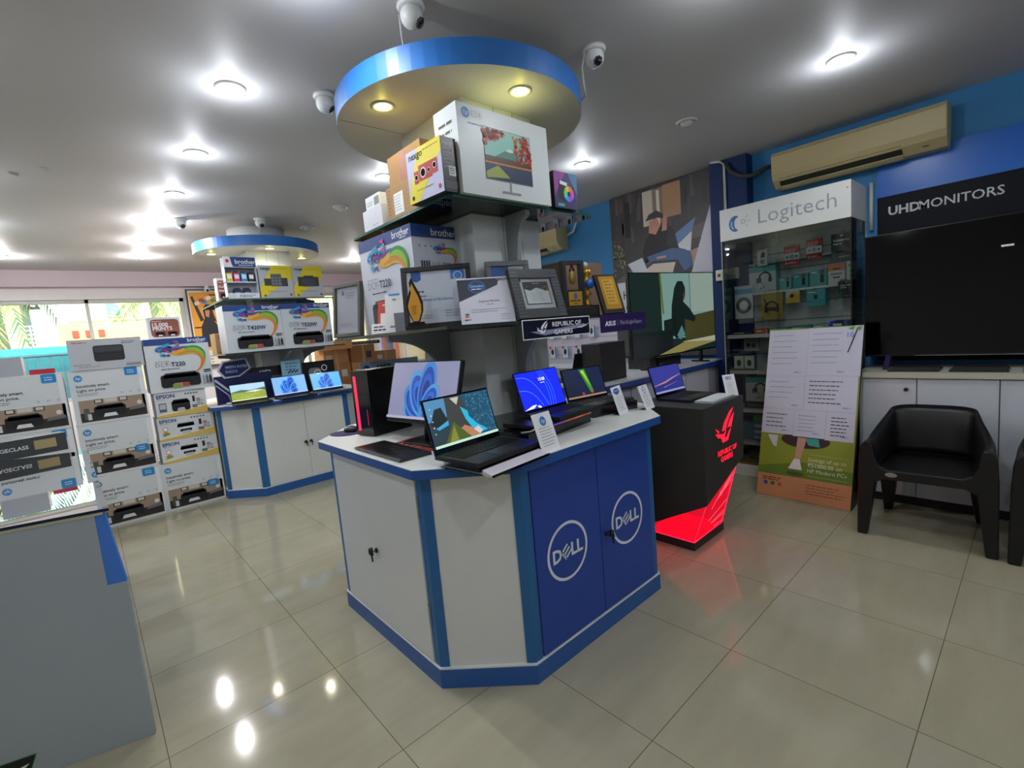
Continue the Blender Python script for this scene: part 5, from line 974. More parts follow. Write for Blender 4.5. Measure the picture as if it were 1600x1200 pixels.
# pegboard with mouse packs
t = thing('pegboard', 'pale slotted panel hung with mouse packs on the blue wall', 'display panel', (4.44, 4.6, .985), -90)
m = MB().box(0, 0, 0, 1.5, .045, .62, M('#c9c3cf', .5)); [m.box(0, -.001, .1*i+.05, 1.5, 0, .1*i+.056, M('#8d8894', .5)) for i in range(6)]; m.build('panel', t); MB().box(0, -.003, .56, 1.5, 0, .62, M('#5fa0c8', .5)).build('header', t)
pk = None; nm = ['first', 'second', 'third', 'fourth', 'fifth']
for row, zz in enumerate((1.37, 1.14)):
    for i, y in enumerate((4.34, 4.12, 3.91, 3.70, 3.49)):
        lb = '%s mouse pack from the column in the %s row of the slotted panel' % (nm[i], 'upper' if row == 0 else 'lower')
        m = MB().box(-.05, -.01, -.13, .05, 0, 0, M('#d9dce2', .5)); m.box(.03, -.0104, -.13, .05, -.01, 0, M('#2f6fa8', .5)); m.ball((-.01, -.014, -.06), .022, M('#c88a7a' if (row == 0 and i == 2) else '#26282c', .35), 1, .6, 1.6)
        p = tag(m.build('mouse_pack', None, 0, (4.40, y, zz), -90), lb, 'mouse pack', 'mouse packs on the slotted panel')
        m = MB().tube([(0, .04, -.004), (0, -.05, -.004), (0, -.055, .004)], .0022, STEEL, 6); m.box(-.012, -.058, -.02, .012, -.055, .012, M('#b8262e', .5)); m.build('hook', p)

# ------------------------------------------------------------------ wall picture and fittings by the pillar
t = thing('wall_poster', 'large printed panel of a capped person on a bench with a laptop', 'poster', (4.43, 3.17, 1.0), -90); W, H = 1.115, 1.69
m = MB().box(0, 0, 0, W, .04, H, M('#c6c8d2', .45)); a = m.face((0, -.0005, 0), (1, 0, 0), (0, 0, 1))
a.rect(0, .80, W, H, M('#3d3a3c', .45)); r = random.Random(4)
for i in range(22): a.poly([(x0 := r.uniform(0, W*.95), z0 := r.uniform(1.15, H-.15)), (x0+r.uniform(.02, .05), z0), (x0+r.uniform(.02, .06), min(H, z0+r.uniform(.1, .4))), (x0, min(H, z0+r.uniform(.1, .3)))], M(r.choice(['#2c2a2c', '#4a4546', '#57504e', '#343032']), .45), 2)
a.rect(W*.36, 1.32, W*.46, H-.03, M('#d0c4b4', .45), 3); a.rect(W*.46, 1.32, W*.56, H-.03, M('#8a7a6c', .45), 3); a.rect(W*.56, 1.36, W*.73, H-.02, M('#b58a68', .45), 3); a.rect(W*.5, 1.3, W*.53, H-.05, M('#e5dccc', .45), 4); a.rect(W*.16, 1.25, W*.22, H-.08, M('#1f1d1f', .45), 3)
a.poly([(W*.72, 1.2), (W, 1.25), (W, 1.12), (W*.75, 1.1)], M('#5a4f4a', .45), 3); a.poly([(W*.8, 1.0), (W, 1.05), (W, .88), (W*.72, .86)], M('#b48a74', .45), 3)
a.poly([(W*.62, 1.16), (W*.86, 1.3), (W*.82, 1.18), (W*.66, 1.06)], M('#5f7fae', .45), 4); a.poly([(W*.66, 1.06), (W*.82, 1.18), (W*.8, .98), (W*.78, .92), (W*.76, 1.02)], M('#cfd0d4', .45), 4)
a.poly([(W*.34, 1.08), (W*.38, 1.2), (W*.46, 1.27), (W*.58, 1.3), (W*.66, 1.22), (W*.7, 1.02), (W*.62, .98), (W*.42, .98), (W*.36, .96)], M('#1c1c1f', .45), 5)
a.poly([(W*.41, 1.25), (W*.42, 1.36), (W*.5, 1.38), (W*.53, 1.3), (W*.48, 1.22)], M('#c58a76', .45), 6); a.poly([(W*.38, 1.37), (W*.42, 1.43), (W*.5, 1.45), (W*.56, 1.4), (W*.56, 1.36), (W*.5, 1.38)], M('#3a3a3c', .45), 7); a.poly([(W*.54, 1.24), (W*.56, 1.38), (W*.6, 1.38), (W*.59, 1.24)], M('#c58a76', .45), 7); a.poly([(W*.58, 1.1), (W*.6, 1.28), (W*.64, 1.26), (W*.7, 1.04)], M('#2a2a2e', .45), 7)
a.poly([(W*.38, 1.02), (W*.64, 1.06), (W*.8, 1.0), (W*.82, .86), (W*.74, .82), (W*.68, .94), (W*.4, .97)], M('#4a648c', .45), 8); a.rect(W*.48, .98, W*.57, 1.0, M('#c58a76', .45), 9)
a.poly([(0, .8), (W*.2, .8), (W*.46, .98), (W*.36, .98), (W*.16, .9)], M('#56565c', .45), 5); a.poly([(W*.2, .8), (W*.62, .8), (W*.66, .92), (W*.44, .94)], M('#c9beb2', .45), 6); a.poly([(W*.17, .98), (W*.33, 1.02), (W*.38, .88), (W*.24, .86)], M('#c3c7cf', .4), 7)
for i in range(60): a.circ(W*r.uniform(.01, .15), r.uniform(.85, 1.2), r.uniform(.006, .014), M(r.choice(['#8f965a', '#5d6a3a', '#b5b87a', '#3d4a2c']), .5), 6, 6)
a.poly([(W*.8, .79), (W, .79), (W, 1.42)], M('#c9cad6', .45), 10)
a.text('HP', W*.10, .62, .13, INK, 2, 'l', .0); a.text('One', W*.12, .50, .09, INK, 2)
a.rect(0, 0, W, .36, M('#3a3d40', .5)); m.build('print', t)
t = thing('switch_board', 'white switch board half behind the glass case on the blue pillar', 'switch', (4.358, 2.0, 1.675), -90)
m = MB().box(0, -.03, 0, .2, 0, .095, M('#dcdccf', .4)); m.build('plate', t, .003); m = MB().box(.02, -.036, .035, .04, -.03, .06, M('#7a2a3a', .4)); [m.box(.07+.035*i, -.035, .03, .09+.035*i, -.03, .065, M('#a9a99c', .4)) for i in range(3)]; m.build('switch', t)
def aircon(label, y1, y0, z0, h, rows=True):
    """Wall unit hung on the blue wall between y1 (its end toward the windows) and y0."""
    t = thing('air_conditioner', label, 'air conditioner', (WX-.001, y1, z0), -90); w = y1-y0; C_ = M('#b9ac80', .45)
    P = [(0, 0), (-.12, .0), (-.185, .055), (-.205, .10), (-.21, h-.03), (-.195, h-.004), (0, h)]
    MB().extr([(y, z) for y, z in P], 'x', 0, w, C_, M('#ab9f74', .45)).build('casing', t, .006)
    m = MB(); m.extr([(-.125, .006), (-.183, .058), (-.19, .064), (-.135, .0)], 'x', .05, w*.78, M('#1c1a12', .6)); m.build('air_slot', t)
    m = MB(); m.extr([(-.118, -.012), (-.15, .006), (-.147, .013), (-.115, -.004)], 'x', .05, w*.78, M('#b7aa80', .45)); m.build('flap', t)
    m = MB().box(.02, -.212, h-.034, w-.02, -.2, h-.03, M('#8f8460', .5)); m.build('seam', t); m = MB(); m.extr([(-.14, .022), (-.155, .034), (-.157, .031), (-.142, .019)], 'x', w*.88, w*.91, INK); m.build('display', t); return t
aircon('long cream air conditioner above the white fascia of the glass case', 1.5, .455, 2.34, .27)
aircon('small cream air conditioner partly behind the column', 4.75, 3.83, 2.29, .27)
tag(MB().tube([(4.34, 1.88, 2.66), (4.33, 1.84, 2.58), (4.33, 1.76, 2.52), (4.34, 1.68, 2.50), (4.40, 1.62, 2.53), (4.44, 1.6, 2.55), (4.44, 1.52, 2.56)], .017, M('#3a3d3a', .6)).build('drain_hose'), 'dark ribbed hose looping from the pillar to the long air conditioner', 'hose')
tag(MB().tube([(4.46, 3.82, 2.45), (4.43, 3.70, 2.47), (4.42, 3.62, 2.58), (4.43, 3.62, 2.69)], .016, M('#c9cbc6', .5)).build('drain_hose'), 'pale hose curving up from the small air conditioner', 'hose')

# ------------------------------------------------------------------ glass case with the white fascia
X0, Y0, Y1 = 4.05, .915, 1.82
t = CASE = thing('glass_case', 'tall glass display case with a white lettered fascia', 'display case', (0, 0, 0))
CW = M('#d3d6d2', .4)
m = MB().box(X0, Y0, 1.97, 4.487, Y1, 2.22, CW); a = m.face((X0-.0005, Y1, 1.97), (0, -1, 0), (0, 0, 1)); LG = M('#9aa3ad', .3, .3)
a.text('Logitech', .30, .085, .155, LG, 1, 'l', -.004, 0, 0, 1.02)
a.band(.155, .125, .0, .0, 0, 1, LG); a.line([(.135+.04*math.cos(R(x)), .12+.052*math.sin(R(x))) for x in range(75, 291, 12)], [.012+.03*math.sin(math.pi*k/17) for k in range(18)], M('#3f6ea8', .2), 1); a.line([(.128+.034*math.cos(R(x)), .12+.045*math.sin(R(x))) for x in range(150, 241, 15)], .01, M('#9fc0e4', .2), 2)
a.band(.185, .125, .012, .018, 0, 360, LG, 1, 16)
for an in (50, 0, -50): a.line([(.185+.03*math.cos(R(an)), .125+.035*math.sin(R(an))), (.185+.055*math.cos(R(an)), .125+.06*math.sin(R(an)))], .005, LG, 1)
a.circ(.885, .2, .006, M('#c9a23a', .3), 1); m.build('fascia', t, .002)
m = MB().box(4.44, Y0, .1, 4.487, Y1, 1.97, M('#cdd1d2', .5)); [m.box(4.437, Y0, .3+.14*i, 4.44, Y1, .306+.14*i, M('#5f6467', .5)) for i in range(12)]; m.build('back_panel', t)
m = MB().box(X0+.01, Y0, 0, 4.487, Y1, .10, CW); m.build('plinth', t)
for z, d in ((1.195, 4.07), (.895, 4.09), (.57, 4.09), (.29, 4.09)): MB().box(d, Y0+.02, z-.028, 4.44, Y1-.02, z, CW).build('shelf', t)
MB().box(4.26, Y0+.03, 1.515, 4.44, Y1-.12, 1.53, CW).build('shelf', t); MB().box(4.3, Y0+.03, 1.76, 4.44, Y1-.12, 1.772, M('#9aa09f', .4)).build('shelf', t)
GC = glass('case_glass', '#f2f6f4', .9)
MB().box(X0+.008, 1.385, .1, X0+.013, Y1-.004, 1.97, GC).build('sliding_door', t); MB().box(X0+.016, Y0+.004, .1, X0+.021, 1.41, 1.97, GC).build('sliding_door', t)
MB().box(X0+.024, Y1-.006, .1, 4.44, Y1-.001, 1.97, GC).build('side_glass', t); MB().box(X0+.024, Y0+.001, .1, 4.44, Y0+.006, 1.97, GC).build('side_glass', t)
m = MB().box(X0, Y0, .1, X0+.007, Y0+.007, 1.97, M('#16191c', .3)); m.build('corner_strip', t); m = MB().box(X0+.002, Y1-.008, .1, X0+.007, Y1-.002, 1.97, M('#9fb0ab', .3)); m.build('edge_strip', t)
m = MB()
for i in range(4): m.tube([(4.44, .98+.2*i, 1.735), (4.40, .98+.2*i, 1.745), (4.30, .98+.2*i, 1.75)], .002, STEEL, 6) if False else None
PROD = 'goods in the tall glass case'
def pack(name, label, cat, y1, y0, z0, z1, x, mat, art=None, dep=.03, hook=False, side=None):
    """A pack in the case: y1..y0 wide, front at x."""
    h_ = hook
    o = carton(name, label, cat, PROD, (x, y1, z0), y1-y0, dep, z1-z0, -90, art, mat, left=side, right=side)
    if hook:
        w = (y1-y0)/2; h = z1-z0
        m = MB(); [m.tube([(4.439, y1-w+s_, z1+.03), (x-.01, y1-w+s_, z1+.003), (x-.03, y1-w+s_, z1+.004), (x-.033, y1-w+s_, z1+.014)], .0018, STEEL, 6) for s_ in (-.008, .008)]; m.build('hook', CASE)
    return o
TEAL = M('#3f9ca3', .45); LTEAL = M('#8cc0b8', .45)
def headset(a, x, y, r, mat, l=3):
    a.band(x, y, r*.72, r*1.0, -20, 200, mat, l, 22); a.rrect(x-r*1.05, y-r*.75, x-r*.55, y+r*.1, r*.15, mat, l+1); a.rrect(x+r*.55, y-r*.75, x+r*1.05, y+r*.1, r*.15, mat, l+1); a.line([(x-r*.7, y-r*.6), (x-r*.2, y-r*1.15)], r*.1, mat, l)
def hs_art(a, W, H): a.rect(0, 0, W, H*.78, M('#b9c0c8', .45)); a.rect(0, H*.78, W, H, TEAL); headset(a, W*.6, H*.55, W*.24, INK); a.rrect(W*.28, H*.34, W*.34, H*.56, W*.02, INK, 3); a.line([(W*.4, H*.12), (W*.6, H*.22)], W*.03, INK, 3)
def red_art(a, W, H): a.rect(0, H*.3, W, H*.62, M('#c9cdd6', .45)); a.circ(W*.2, H*.45, W*.08, M('#2f5fa8', .5), 2); a.rect(W*.38, H*.36, W*.62, H*.56, M('#8b93a6', .5), 2); a.circ(W*.8, H*.45, W*.08, M('#3a4a8c', .5), 2); a.para(W*.08, H*.8, W*.75, 3, H*.08, H*.03, M('#e6b8b8', .5)); a.circ(W*.15, H*.14, W*.06, PAPER, 1); a.para(W*.3, H*.12, W*.5, 1, 1, H*.05, M('#e6b8b8', .5))
def dark_art(a, W, H): a.text('kaspersky', W*.12, H*.72, H*.13, PAPER, 2, 'l', .015); a.para(W*.1, H*.6, W*.4, 1, 1, H*.04, PAPER); a.rect(0, 0, W*.25, H*.35, M('#1d5a4a', .4)); a.rect(W*.55, H*.28, W*.8, H*.5, M('#3a2a36', .4)); a.para(W*.35, H*.12, W*.5, 1, 1, H*.05, GREY); a.circ(W*.5, H*.92, H*.05, PAPER, 1, 10, .5)
pack('headset_box', 'white and teal headset box standing at the upper shelf end of the glass case', 'box', 1.70, 1.49, 1.5305, 1.745, 4.30, M('#2f8a90', .45), hs_art, .1, side=TEAL)
pack('red_pack', 'red blister pack nearer the headset box on an upper hook', 'pack', 1.425, 1.315, 1.715, 1.87, 4.30, M('#a82a33', .45), red_art, .02, True)
pack('red_pack', 'red blister pack nearer the dark software box on an upper hook', 'pack', 1.265, 1.16, 1.74, 1.895, 4.30, M('#a82a33', .45), red_art, .02, True)
pack('software_box', 'large dark green software box hung at the upper corner of the case', 'box', 1.10, .965, 1.70, 1.90, 4.30, M('#1b2a28', .4), dark_art, .03, True)
pack('software_box', 'small dark green software box hung under the shelf of the case', 'box', 1.045, .94, 1.42, 1.545, 4.25, M('#1b2a28', .4), dark_art, .03, True)
pack('cable_pack', 'small white pack with a dark cable hung above the headset box', 'pack', 1.615, 1.54, 1.745, 1.875, 4.26, M('#c9cdd0', .4), lambda a, W, H: (a.poly([(W*.3, H*.5), (W*.8, H*.5), (W*.8, H*.8), (W*.5, H*.85)], INK), a.rect(W*.3, H*.12, W*.7, H*.4, M('#8c7d92', .4))), .015, True)
pack('cable_bag', 'clear bag with a coiled dark cable hung on the case side', 'pack', 1.80, 1.655, 1.325, 1.60, 4.24, M('#b9c6cc', .3), lambda a, W, H: (a.rect(0, H*.75, W, H*.9, M('#3f8fc8', .4)), a.band(W*.5, H*.4, W*.26, W*.44, 0, 360, M('#23262b', .4), 2, 24, 1.1), a.circ(W*.5, H*.4, W*.2, M('#d3dade', .4), 3)), .015, True)
def yel(a, W, H): headset(a, W*.5, H*.42, W*.32, INK, 2); a.rect(W*.3, H*.3, W*.7, H*.42, M('#2a2418', .5), 2); a.line([(W*.15, H*.75), (W*.3, H*.5)], W*.05, INK, 2); a.circ(W*.88, H*.1, W*.05, M('#a33a4a', .5), 2)
pack('headset_pack', 'yellow pack with a dark headset hung beside the cable bag', 'pack', 1.60, 1.435, 1.30, 1.535, 4.27, M('#a98a24', .45), yel, .02, True)
pack('small_pack', 'small yellow and white pack hung beside the yellow headset pack', 'pack', 1.41, 1.31, 1.42, 1.53, 4.27, M('#cfd2cc', .45), lambda a, W, H: (a.poly([(0, 0), (W, 0), (W, H*.6), (W*.5, H*.8), (0, H*.3)], M('#d2a92c', .45)), a.circ(W*.45, H*.5, W*.15, INK, 2)), .02, True)
pack('teal_pack', 'teal box pack hung under the shelf beside the small software box', 'pack', 1.255, 1.13, 1.38, 1.51, 4.25, TEAL, lambda a, W, H: (a.rect(W*.4, H*.42, W*.6, H*.66, INK), a.para(W*.1, H*.8, W*.4, 1, 1, H*.05, PAPER)), .06, True)
for i, (y1, y0, h, c, lb) in enumerate(((1.475, 1.385, .10, '#4fa8ab', 'flat teal box with a black stripe next to the headset box on the upper shelf'), (1.375, 1.265, .115, '#3f9ca3', 'second flat teal box along the upper shelf'), (1.255, 1.135, .13, '#48a3a6', 'third flat teal box along the upper shelf'))):
    pack('adapter_box', lb, 'box', y1, y0, 1.5305, 1.5305+h, 4.33, M(c, .45), lambda a, W, H: (a.rect(W*.6, H*.2, W*.8, H*.7, INK), a.rect(W*.55, H*.75, W*.85, H*.95, M('#8a4a3a', .5)), a.para(W*.1, H*.8, W*.35, 1, 1, H*.06, PAPER)), .05)
pack('router_box', 'orange and white box on the upper shelf of the case', 'box', 1.125, 1.015, 1.5305, 1.685, 4.31, M('#cfd2cf', .45), lambda a, W, H: (a.rect(0, H*.66, W, H, M('#d0773a', .45)), a.rect(W*.3, H*.7, W*.75, H*.78, INK, 2), a.rect(W*.15, H*.45, W*.85, H*.55, GREY), a.rect(W*.3, H*.3, W*.7, H*.36, INK), a.circ(W*.8, H*.15, W*.1, M('#b5533a', .5))), .05)
pack('router_box', 'pale green and white box at the upper shelf end', 'box', 1.008, .93, 1.5305, 1.69, 4.31, M('#b9cfc6', .45), lambda a, W, H: (a.rect(0, 0, W, H*.12, M('#2f8f5a', .5)), a.circ(W*.3, H*.8, W*.12, M('#2f7f8a', .5)), a.para(W*.3, H*.5, W*.4, 2, H*.2, H*.06, INK)), .05)
for i, (y1, y0, h, c, lb) in enumerate(((1.79, 1.62, .02, '#1d2022', 'black flat pack lying at the lit end of the long white shelf'), (1.60, 1.50, .035, '#c8472f', 'orange red flat box on the long white shelf'), (1.49, 1.35, .04, '#3f9096', 'teal flat box beside the orange red one'), (1.34, 1.19, .045, '#4a8f96', 'pale teal flat box in the middle of the long white shelf'), (1.18, 1.075, .05, '#8fb3ae', 'grey green flat box on the long white shelf'), (1.065, .95, .065, '#27376b', 'navy flat box at the end of the long white shelf'))):
    pack('flat_box', lb, 'box', y1, y0, 1.1955, 1.1955+h, 4.12, M(c, .45), lambda a, W, H: a.para(W*.15, H*.45, W*.5, 1, 1, H*.25, PAPER), .18)
for i, y in enumerate((1.785, 1.70)):
    pack('mouse_box', 'white box picturing a dark mouse, %s' % ('at the glass side of the case' if i == 0 else 'beside another mouse box nearer the board'), 'box', y, y-.078, .8955, 1.01, 4.15, M('#c6cdb9', .45), lambda a, W, H: a.circ(W*.5, H*.5, W*.24, M('#20242a', .4), 1, 20, 1.5), .06, side=M('#3a6f9a', .5))
pack('flat_pack', 'flat brown pack lying before the two mouse boxes', 'pack', 1.79, 1.6, .8955, .908, 4.10, M('#6b6250', .5), None, .04)
pack('cable_pack', 'clear pack of dark parts above the mouse boxes', 'pack', 1.72, 1.6, 1.05, 1.15, 4.2, M('#7d8784', .35), lambda a, W, H: (a.circ(W*.3, H*.5, W*.14, INK), a.circ(W*.65, H*.45, W*.16, M('#3a3f42', .5))), .02, True)
pack('headset_box', 'white and teal headset box low in the case behind the notice board', 'box', 1.70, 1.5, .625, .83, 4.16, M('#2f8a90', .45), hs_art, .1)
pack('flat_box', 'black printed box under the lower headset box', 'box', 1.71, 1.5, .5705, .624, 4.15, M('#17191c', .4), lambda a, W, H: a.para(W*.1, H*.5, W*.7, 2, H*.25, H*.1, GREY), .12)
for i in range(3): pack('cable_box', '%s blue green box with white lettering in the low stack of three' % ('lowest', 'middle', 'topmost')[i], 'box', 1.74-.004*i, 1.5, .2905+.051*i, .341+.051*i, 4.16, M('#1f6f8a', .45), lambda a, W, H: a.text('CRX', W*.4, H*.25, H*.6, PAPER, 1, 'l', .02), .14)
pack('green_box', 'bright green box on the low stack in the case', 'box', 1.66, 1.5, .4435, .50, 4.2, M('#3f9a2f', .45), None, .1)
t = tag(MB().lathe([(.05, 0), (.1, .01), (.1, .09), (.05, .1)], M('#101113', .4), 24).build('cable_coil', None, 0, (4.25, 1.62, .1025)), 'black coil of cable at the bottom of the glass case', 'cable', PROD)
tag(MB().box(-.06, -.12, 0, .06, .12, .018, M('#b99a3a', .5)).build('flat_pack', None, 0, (4.12, 1.62, .1015)), 'yellowish flat pack before the black cable coil', 'pack', PROD)

# ------------------------------------------------------------------ notice board leaning on the case
t = thing('notice_board', 'tall board with taped paper notices over a green advert, leaning on the glass case', 'board', (3.691, 1.454, .002), -92.5, None, 14.6)
W, H = .61, 1.265
m = MB().box(0, 0, 0, W, .03, H, M('#3a2c26', .6)); a = m.face((0, -.0005, 0), (1, 0, 0), (0, 0, 1))
a.rect(0, 0, W, H*.13, M('#c4865c', .5)); a.rect(0, H*.13, W, H, M('#86902a', .5)); a.poly([(0, H*.13), (W, H*.13), (W, H*.2), (W*.5, H*.22), (0, H*.17)], M('#5f7a24', .5), 2)
a.circ(W*.5, H*.345, W*.26, M('#3a2a30', .4), 2, 30, .36); a.poly([(W*.40, H*.2), (W*.46, H*.22), (W*.52, H*.36), (W*.42, H*.36)], M('#b98f7a', .5), 3); a.poly([(W*.34, H*.175), (W*.40, H*.235), (W*.46, H*.235), (W*.49, H*.175)], M('#ddd5d8', .5), 4); a.poly([(W*.5, H*.36), (W*.64, H*.36), (W*.66, H*.315), (W*.54, H*.32)], M('#3a9a8a', .5), 3); a.poly([(W*.08, H*.36), (W*.2, H*.36), (W*.19, H*.29), (W*.15, H*.3)], M('#c9c4c4', .5), 3); a.circ(W*.42, H*.15, W*.1, M('#44551e', .5), 3, 16, .25)
T_ = M('#d9dcc4', .5); a.text('Savings of up to', W*.55, H*.232, .037, T_, 3, 'l', -.004); a.text('\u20b951000.00 on', W*.55, H*.2, .038, T_, 3, 'l', .008); a.text('HP Modern PCs', W*.55, H*.168, .037, T_, 3, 'l', -.004); a.rect(W*.56, H*.268, W*.95, H*.269, T_, 3); a.rect(W*.56, H*.147, W*.95, H*.148, T_, 3)
a.para(W*.06, H*.105, W*.22, 2, H*.012, H*.006, M('#5a3020', .5), 2)
for i, c in enumerate(('#3a4a9a', '#3a6a4a', '#c0503a')): a.circ(W*(.1+.08*i), H*.075, W*.025, M(c, .5), 2, 12)
a.para(W*.55, H*.095, W*.4, 4, H*.016, H*.005, M('#7d4e34', .5), 2, 5); m.build('panel', t)
for i, (x0, x1, z0, z1, n, lb) in enumerate(((.005, .45, .715, .992, 6, 'upper wide'), (.452, .90, .72, .995, 6, 'upper'), (.005, .45, .52, .714, 4, 'middle'), (.452, .985, .52, .719, 6, 'middle bold'), (.0, .36, .37, .519, 4, 'lower'), (.362, .7, .365, .519, 5, 'lower centre'), (.702, .985, .36, .519, 6, 'lower end'))):
    m = MB().box(W*x0, -.0022-.0004*(i % 3), H*z0, W*x1, -.0012-.0004*(i % 3), H*z1, M('#c3c3d4', .6)); a = m.face((0, -.0026-.0004*(i % 3), 0), (1, 0, 0), (0, 0, 1))
    a.para(W*(x0+.05), H*(z1-.035), W*(x1-x0)*.7, n, H*(z1-z0)/(n+2.2), H*.005 if i in (3, 4, 6) else H*.0028, M('#2e3038', .5) if i in (3, 4, 6) else M('#70727c', .5), 1, i); a.para(W*(x1-.13), H*(z0+.02), W*.08, 1, 1, H*.006, M('#7f8fc0', .5), 1); m.build('paper_sheet', t)
m = MB(); a = m.face((0, -.001, 0), (1, 0, 0), (0, 0, 1)); a.rect(W*.9, H*.72, W*.999, H*.999, M('#c3c3d4', .6), 1); a.line([(W*.865, H*.85), (W*.95, H*.99)], W*.012, INK, 8); a.text('10', W*.85, H*.935, .05, M('#4a7fc0', .5), 8); a.poly([(W*.85, H*.985), (W*.92, H*.998), (W*.9, H*.975)], M('#4f8f2a', .5), 8); a.poly([(W*.93, H*.985), (W*.99, H*.998), (W*.97, H*.97)], M('#6f9a2a', .5), 8); m.build('paper_sheet', t)

# ------------------------------------------------------------------ television wall and cupboards
t = thing('wall_banner', 'dark wall banner lettered for monitors with a bright blue band above', 'banner', (WX-.002, .85, .93), -90); W, H = 2.6, 1.46
m = MB().box(0, -.02, 0, W, 0, H, M('#0c1017', .6, 0, .2)); a = m.face((0, -.0205, 0), (1, 0, 0), (0, 0, 1)); a.rect(0, 1.19, W, H, M('#0d66c8', .3)); LT = M('#c9ccce', .45); a.text('UHD', .065, 1.055, .083, LT, 2, 'l', .03); a.text('MONITORS', .235, 1.055, .083, LT, 2, 'l', .008); m.build('print', t)
t = thing('cupboard_run', 'row of white cupboards with a pale top under the big dark television', 'cupboard', (3.98, .86, 0), -90)
m = MB().box(0, .02, .06, 3.2, .507, .86, M('#a3a7ae', .5)); m.build('body', t); MB().box(-.02, -.015, .865, 3.22, .507, .9, M('#b9b7a6', .4)).build('top', t); MB().box(0, .03, 0, 3.2, .507, .06, INK).build('kick_board', t)
for i in range(8):
    x = .0+.385*i if i == 0 else .31+.378*(i-1)
    d = MB().box(x+.002, 0, .065, (x+.306 if i == 0 else x+.374), .0195, .858, M('#c0c4cc', .45)).build('door', t)
    if i in (0, 3, 5): m = MB().tube([(x+.255, 0, .79), (x+.255, -.012, .79)], .012, INK); m.build('lock', d)
t = thing('television', 'very large dark switched off television above the white cupboards', 'television', (4.22, .875, .9005), -90); W, H = 1.46, .845
m = MB().box(0, 0, .085, W, .03, .085+H, M('#0a0b0d', .3)); m.box(.25, .03, .15, 1.2, .07, .6, BLACK); m.build('housing', t, .003)
m = MB().box(.006, -.002, .1, W-.006, 0, .085+H-.006, M('#020304', .08, 0, .3)); m.build('screen', t); m = MB().box(.28, -.003, .087, W, -.0005, .09, M('#8a8d90', .3)); m.build('bezel_line', t)
m = MB(); m.face((.68, -.0024, .74), (1, 0, 0), (0, 0, 1)).rect(0, 0, .055, .012, PAPER, 1); m.build('sticker', t)
for x in (.12, 1.25): m = MB().add([(x, -.1, 0), (x+.03, -.1, 0), (x+.03, .12, 0), (x, .12, 0), (x, .005, .095), (x+.03, .005, .095), (x+.03, .025, .095), (x, .025, .095), (x, -.1, .01), (x+.03, -.1, .01), (x+.03, .12, .01), (x, .12, .01)], [(3, 2, 1, 0), (0, 1, 9, 8), (8, 9, 5, 4), (4, 5, 6, 7), (7, 6, 10, 11), (11, 10, 2, 3), (0, 8, 4, 7, 11, 3), (1, 2, 10, 6, 5, 9)], M('#2a2145', .3)); m.build('foot', t)
for i, (y, w, lb) in enumerate(((.71, .26, 'dark laptop tray with clear plastic on the cupboard top by the television foot'), (.4, .26, 'dark laptop tray in the middle under the dark television'), (.08, .2, 'pale plastic tray under the dark television'))):
    m = MB().box(0, 0, 0, w, .2, .012, M('#1a1b1f', .4) if i < 2 else M('#8fa3a3', .4)); m.box(.01, .01, .012, w-.01, .19, .026, M('#241f22', .4) if i < 2 else PAPER); m.box(-.004, -.004, .0, w+.004, -.001, .03, AC); tag(m.build('laptop_tray', None, 0, (4.02, y, .9005), -90), lb, 'tray')

